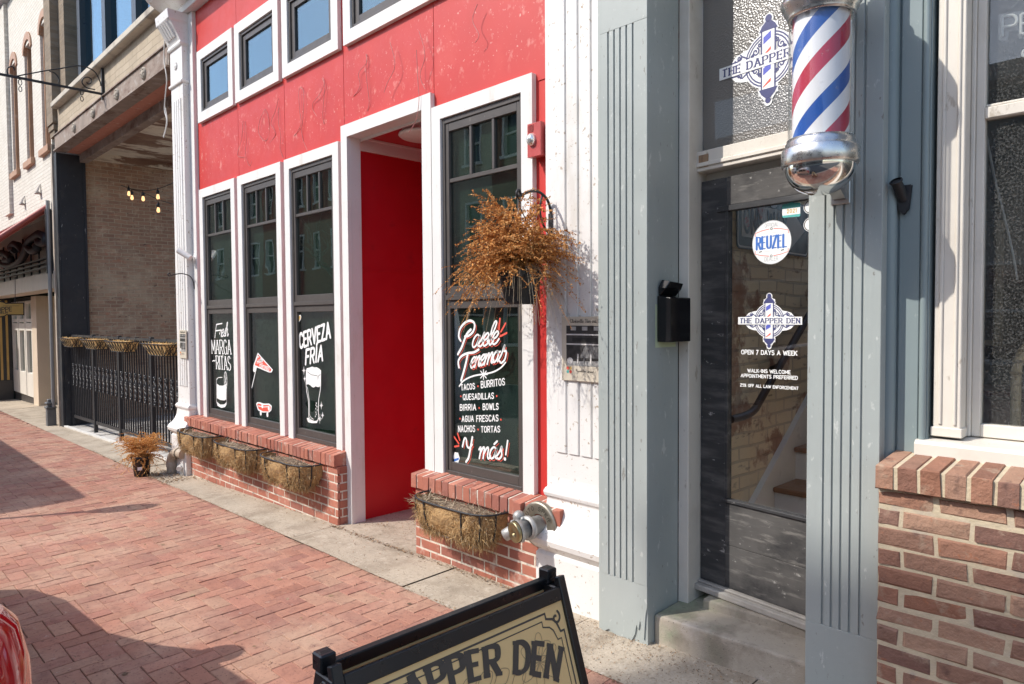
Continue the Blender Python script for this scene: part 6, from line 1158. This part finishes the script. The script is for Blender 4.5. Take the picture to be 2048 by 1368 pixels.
for sx in (0, 1):
    for sy in (0, 1):
        cu = .052 if sx == 0 else Wd-.052; cv = -.062 if sy == 0 else -Hd+.13; s1 = 1 if sx == 0 else -1; s2 = 1 if sy == 0 else -1
        ribbon(m, BS, [(cu+s1*(.015-.0008*i)*math.cos(i*.42+2.2)*1.0, cv-s2*(.015-.0008*i)*math.sin(i*.42+2.2)*-1) for i in range(15)], .0058, PD+.0002)
def arct(text, c, Rr_, a0, a1, h, w_, d, mi=0, gap=.28):
    x = 0; it = []
    for chx in text: wdt, st = glyph(chx); it.append((x, st)); x += wdt+gap
    W_ = x-gap
    def mp(p):
        t = p[0]/W_; a = rad(a0+(a1-a0)*t); hh = h*(.86+.5*abs(t-.5)); r_ = Rr_+p[1]*hh; return (c[0]+r_*math.sin(a), c[1]+r_*math.cos(a))
    for x0, st in it:
        for s in st:
            dn = []
            for (xa, ya), (xb, yb) in zip(s, s[1:]): dn += [(xa+(xb-xa)*i/4, ya+(yb-ya)*i/4) for i in range(4)]
            dn.append(s[-1]); ribbon(m, BS, [mp((x0+u, v)) for u, v in dn], w_, d, mi, cap=False, wfn=lambda t: .62+.65*abs(t.y))
            for a, b in ((s[0], s[1]), (s[-1], s[-2])):
                if abs(a[1]-b[1]) > abs(a[0]-b[0])*.6 and (abs(a[1]) < .02 or abs(a[1]-1) < .02): ribbon(m, BS, [mp((x0+a[0]-.17, a[1])), mp((x0+a[0]+.17, a[1]))], w_*.6, d+.0003, mi, cap=False)
c0 = (Wd/2+.015, -.80)
arct('DAPPER DEN', (.255, -.604), .5, -17.5, 33,   .060, .0132, PD+.0004)
m.build('lettering', decal('board_ink', (.085, .070, .055)), fr1)
m = MB()
def flower(cu, cv, s_):
    for i in range(6):
        a = i*1.047+.3; ribbon(m, BS, cat_rom([(cu, cv), (cu+s_*.55*math.cos(a-.38), cv+s_*.55*math.sin(a-.38)), (cu+s_*math.cos(a-.12), cv+s_*math.sin(a-.12)), (cu+s_*math.cos(a+.12), cv+s_*math.sin(a+.12)), (cu+s_*.55*math.cos(a+.38), cv+s_*.55*math.sin(a+.38)), (cu, cv)], 3), .0016, PD+.0001); ribbon(m, BS, [(cu, cv), (cu+s_*.5*math.cos(a), cv+s_*.5*math.sin(a))], .0012, PD+.0001)
flower(Wd-.13, -.135, .058); flower(.14, -.16, .05); flower(.33, -.50, .06); flower(.5, -.62, .06)
for k in range(9):
    u0 = .13+k*.045; v0 = -.115-.02*math.sin(k*1.3)-.006*k*(1 if k < 5 else .4); ribbon(m, BS, cat_rom([(u0, v0), (u0+.02, v0+.02), (u0+.045, v0+.012), (u0+.03, v0-.01), (u0+.01, v0-.006)], 4), .0016, PD+.0001)
m.build('line_drawing', mat('faint_print', (.46, .31, .16), .4, .1), fr1)

# ================================================================== parked vehicles, parking meter
def vehicle(name, label, cat, xf, xr, yr, prof, wid, col, z0, group=None, wheel=.32, tum=.16, glassz=(.98, 1.38)):
    """body lofted across the width; front towards -X; yr is the side nearest the pavement"""
    zg = gz((xf+xr)/2, -.5)-.16; t = thing(name, label, cat, ((xf+xr)/2, yr-wid/2, zg), group); m = MB()
    L_ = xr-xf; secs = []
    for f, ins in ((0, .10), (.03, .03), (.12, 0), (.5, -.01), (.88, 0), (.97, .03), (1, .10)):
        y = yr-wid*f; e = min(1, min(f, 1-f)*9+.0); ring = []
        for u, z in prof:
            cx_ = .5; uu = cx_+(u-cx_)*(1-ins*.25*(1-e)); ring.append((u, z, uu, ins))
        secs.append((y, f, ring))
    rings = []
    for y, f, ring in secs:
        r_ = []
        for u, z, uu, ins in ring:
            top = max(0, (z-.85)/.7); s_ = 1 if f < .5 else -1; edge = abs(f-.5)*2
            r_.append((xf+L_*uu, y-s_*top*tum*edge, zg+z-(ins*.5 if z > 1 else 0)))
        rings.append(r_)
    m.loft(rings, sm=True); body = m.build('body', col, t)
    for wx in (xf+L_*.19, xf+L_*.80):
        for s_ in (0, 1):
            yy = yr-.02 if s_ == 0 else yr-wid+.02; dv = -1 if s_ == 0 else 1; m = MB(); m.lathe([(.17, -.03), (wheel*.98, -.02), (wheel, .03), (wheel, .17), (wheel*.97, .2), (.1, .2)], (wx, yy+dv*.04, zg+wheel), 28, ax=(0, dv, 0)); wh = m.build('wheel', mat('tyre', (.018, .018, .018), .8, .1), t)
            m = MB(); m.lathe([(.001, -.015), (.05, -.018), (.06, 0), (.17, -.025), (.19, -.012), (.19, .02)], (wx, yy+dv*.04, zg+wheel), 20, ax=(0, dv, 0)); m.build('rim', ALU, wh)
    return t, zg
SILVER = mat('car_silver', (.48, .44, .41), .28, .03, 3, metal=.35, coat=.6)
prof = [(.005, .32), (.0, .55), (.02, .80), (.10, .95), (.27, 1.10), (.33, 1.30), (.42, 1.52), (.55, 1.60), (.75, 1.60), (.90, 1.52), (.955, 1.28), (.985, 1.05), (1.0, .80), (.995, .55), (.985, .30), (.80, .24), (.2, .24)]
car, zg = vehicle('parked_car', 'silver car parked at the kerb showing little but its red tail lamp', 'car', -5.72, -1.72, .285, prof, 1.80, SILVER, 0)
CG = mat('car_glass', (.02, .022, .025), .06, .05, 3)
m = MB()
for a, b, c, d in ((-4.45, -3.75, 1.02, 1.42), (-3.68, -2.85, 1.04, 1.46), (-2.78, -2.2, 1.08, 1.42)): m.add([(a, .292-.02, zg+c), (b, .292-.02, zg+c), (b-.05, .215-.035, zg+d), (a+(.25 if a < -4 else .03), .215-.035, zg+d)], [(0, 1, 2, 3)])
m.build('side_window', CG, car)
m = MB(); m.sphere((-3.98, .41, zg+1.20), .10, n=10, sz=.75); m.tube([(-3.98, .26, zg+1.08), (-3.98, .38, zg+1.16)], .03, 8); m.build('mirror', SILVER, car)
LR = []
for i, z in enumerate((.68, .72, .83, .97, 1.08, 1.16, 1.19)):
    k = math.sin(math.pi*(i+.4)/6.8); ring = []
    for j in range(9):
        a = rad(-12+j*14); rx, ry = .065+.10*k, .05+.06*k; ring.append((-1.88-.02*i*.2+rx*math.sin(a)*1.0, .205+ry*math.cos(a), zg+z))
    LR.append(ring)
m = MB(); m.loft(LR, sm=True); lamp = m.build('tail_lamp', mat('lamp_red', (.50, .010, .014), .05, .05, 3, coat=1), car)
m = MB()
for zz_, w_ in ((.80, .016), (.93, .011)): m.tube([(-1.88+.17*math.sin(rad(a)), .205+.108*math.cos(rad(a)), zg+zz_+.03*math.sin(rad(a*2))) for a in range(10, 95, 14)], w_, 6)
m.build('reflector_strip', mat('lamp_white', (.70, .55, .52), .1, .05), lamp)
vp = [(.0, .35), (.0, .9), (.04, 1.15), (.12, 1.42), (.17, 2.15), (.20, 2.48), (.4, 2.52), (.9, 2.52), (.985, 2.50), (1.0, 1.2), (1.0, .35), (.8, .25), (.2, .25)]
van, zv = vehicle('delivery_van', 'tall white delivery van parked at the kerb up the street', 'van', -18.6, -8.85, .12, vp, 2.0, mat('van_white', (.70, .70, .69), .3, .03, 3, coat=.5), 0, wheel=.36, tum=.10)
m = MB(); m.add([(-17.3, .135, zv+1.40), (-16.4, .135, zv+1.40), (-16.4, .07, zv+2.0), (-17.0, .07, zv+2.0)], [(0, 1, 2, 3)]); m.build('side_window', CG, van)
pm = thing('parking_meter', 'grey parking meter at the kerb whose shadow falls across the pavement', 'parking meter', (-7.80, .60, gz(-7.80, .6)))
m = MB(); m.tube([(-7.80, .60, gz(-7.80, .6)), (-7.80, .60, 1.08)], .03, 12); m.build('post', STEEL, pm)
m = MB(); ax_, ay_ = .84, -.54
pr = [(.04, 1.06), (.085, 1.14), (.12, 1.25), (.125, 1.36), (.11, 1.45), (.07, 1.52), (0, 1.545)]; pr = pr+[(-a, b) for a, b in pr[-2::-1]]; m.prism(pr, lambda u, v, d: (-7.80+ax_*u-ay_*d, .60+ay_*u+ax_*d, v), -.05, .05); m.build('head', mat('meter_grey', (.2, .21, .22), .4, .1), pm, bevel=.02, seg=3)

# ================================================================== buildings across the street (seen only in the panes)
def across(x0, x1, h, c1, c2, lab, nwin):
    t = thing('brick_building', lab, 'building', ((x0+x1)/2, -15.0, -1)); Yf = -14.6; B_ = mat_brick('far_brick_%d' % int(-x0), c1, c2, [a*.8 for a in c1], 'xz', .22, .075, .012)
    n = nwin; wv = (x1-x0)/n; hl = []; 
    for i in range(n): 
        a = x0+wv*(i+.28); b = x0+wv*(i+.72); hl += [(a, b, 4.6, 6.7)]+([(a, b, 8.4, 10.2)] if h > 10 else [])
    hl += [(x0+.6, x1-.6, .5, 2.9)]
    m = MB(); panel_holes(m, x0+.01, x1-.01, -1.6, h, hl, Yf-.4, Yf); m.box(x0+.01, x1-.01, Yf-9, Yf-.401, -1.6, h-.4); m.build('wall', B_, t)
    for a, b, c, d in hl:
        m = MB(); w_ = .09; m.box(a, a+w_, Yf-.2, Yf+.03, c, d); m.box(b-w_, b, Yf-.2, Yf+.03, c, d); m.box(a+w_, b-w_, Yf-.2, Yf+.03, d-w_, d); m.box(a-.08, b+.08, Yf-.2, Yf+.08, c-.12, c-.001); m.box(a+w_, b-w_, Yf-.2, Yf-.05, (c+d)/2-.04, (c+d)/2+.04); o = m.build('window', mat('far_trim', (.6, .58, .53), .6, .05), t); m = MB(); m.box(a+w_, b-w_, Yf-.16, Yf-.15, c, d-w_); m.build('pane', CG, o)
    m = MB(); m.prism([(Yf, h-.5), (Yf+.25, h-.35), (Yf+.4, h), (Yf, h)], lambda u, v, d: (d, u, v), x0+.01, x1-.01); m.build('cornice', mat('far_trim', (.6, .58, .53)), t)
across(-66, -44, 13.0, (.36, .30, .23), (.31, .25, .19), 'long tan brick building across the street', 8)
across(-44, -32, 12.2, (.30, .13, .09), (.24, .10, .075), 'red brick building across the street between two paler ones', 6)
across(-32, -22, 11.2, (.42, .36, .28), (.38, .31, .24), 'pale brick building across the street', 4)
across(-22, -12.9, 10.6, (.20, .09, .065), (.25, .115, .08), 'dark red brick building across the street', 4)
across(-12.9, -9.2, 19.3, (.30, .31, .26), (.26, .27, .23), 'narrow tall brick tower across the street, added to shade the foot of the barbershop', 1)  # tower added and sized to throw soft shade low on the barbershop
across(-9.2, 9, 7.6, (.34, .32, .27), (.30, .28, .24), 'low grey brick building straight across the street', 7)

BARK = mat('pale_bark', (.34, .28, .22), .9, .2, 8)
def bare_tree(x, y, h, seed, lab):
    rn = random.Random(seed); t = thing('bare_tree', lab, 'tree', (x, y, gz(x, y)-.2), 'bare trees across the street'); m = MB()
    def grow(mb, p, d, L_, r_, k):
        pts = [p]; dd = d.copy()
        for i in range(4): dd = (dd+Vector((rn.gauss(0, .16), rn.gauss(0, .16), .06))).normalized(); pts.append(pts[-1]+dd*L_/4)
        mb.tube(pts, [r_*(1-.12*i) for i in range(5)], 6 if k > 2 else 4, cap=False)
        if k == 0: return
        for i in range(3 if k > 1 else 4):
            q_ = pts[rn.choice((2, 3, 4, 4))]; a = rn.uniform(0, 6.28); nd = (dd*.75+Vector((math.cos(a), math.sin(a), rn.uniform(-.1, .5)))*.75).normalized(); grow(br, q_, nd, L_*rn.uniform(.6, .8), r_*.52, k-1)
    br = MB(); grow(m, Vector((x, y, gz(x, y)-.2)), Vector((0, 0, 1)), h*.36, .15, 4); m.build('trunk', BARK, t); br.build('branches', BARK, t)
bare_tree(-41.5, -10.6, 9, 3, 'bare tree on the far pavement before the tan brick building'); bare_tree(-35.5, -10.4, 8, 8, 'bare tree on the far pavement before the red brick building'); bare_tree(-27, -10.5, 8.5, 15, 'bare tree on the far pavement before the pale brick building')
# ================================================================== litter at the foot of the fronts
m = MB(); rn = random.Random(11)
def litter(n, xa, xb, ya, yb, dz, s0=.004, s1=.014, ed=None):
    for k in range(n):
        x = rn.uniform(xa, xb); y = (yb-abs(rn.gauss(0, .4))*(yb-ya)) if ed else rn.uniform(ya, yb); z = gz(x, y)+dz+rn.uniform(0, .006); a = rn.uniform(0, 6.28); l_ = rn.uniform(s0, s1); w_ = l_*rn.uniform(.2, .6); tl = rn.uniform(-.5, .5)*l_
        d, e = Vector((math.cos(a)*l_, math.sin(a)*l_, tl)), Vector((-math.sin(a)*w_, math.cos(a)*w_, rn.uniform(-.3, .3)*l_)); p = Vector((x, y, z+abs(tl))); m.add([p-d, p+e, p+d, p-e], [(0, 1, 2, 3)])
litter(900, -2.35, -1.35, 2.40, 2.76, .008, .002, .007, ed=1); litter(300, -2.5, -1.0, 2.35, 2.76, .008, .002, .006); litter(260, -8.5, -7.7, 2.45, 2.8, .008, .006, .022); litter(240, -4.9, -2.6, 2.70, 2.83, .008, .003, .01, 1); litter(160, -8, -4.8, 2.66, 2.83, .008, .003, .012, 1); litter(220, -5, -3.6, 2.4, 3.2, .008, .003, .009); litter(110, -9, -2, .8, 2.4, .004, .004, .012)
for k in range(1500):
    x = rn.uniform(-11, -.9); y = kerb_edge(x)+rn.gauss(0, .018); z = gz(x, y)+.006; l_ = rn.uniform(.0025, .008); a = rn.uniform(0, 6.28); d, e = Vector((math.cos(a)*l_, math.sin(a)*l_, rn.uniform(-.002, .002))), Vector((-math.sin(a)*l_*.6, math.cos(a)*l_*.6, rn.uniform(-.002, .002))); p = Vector((x, y, z)); m.add([p-d, p+e, p+d, p-e], [(0, 1, 2, 3)])
litter(420, -4.9, -2.7, 2.775, 2.805, .009, .003, .012); litter(260, -4.8, -3.85, 2.95, 3.3, .009, .003, .010)
for k in range(26):
    x = rn.uniform(-9, -2.4); y = rn.uniform(.7, 2.3); z = gz(x, y)+.0035; r_ = rn.uniform(.006, .016); m.add([(x+r_*math.cos(t*.785)*rn.uniform(.6, 1.3), y+r_*math.sin(t*.785)*rn.uniform(.6, 1.3), z) for t in range(8)], [tuple(range(8))])
tag(m.build('leaf_litter', mat('litter', rough=.95, ramp=[(.20, .12, .07), (.30, .19, .10), (.12, .08, .055), (.36, .26, .16), (.24, .14, .075)], var=0)), kind='stuff')
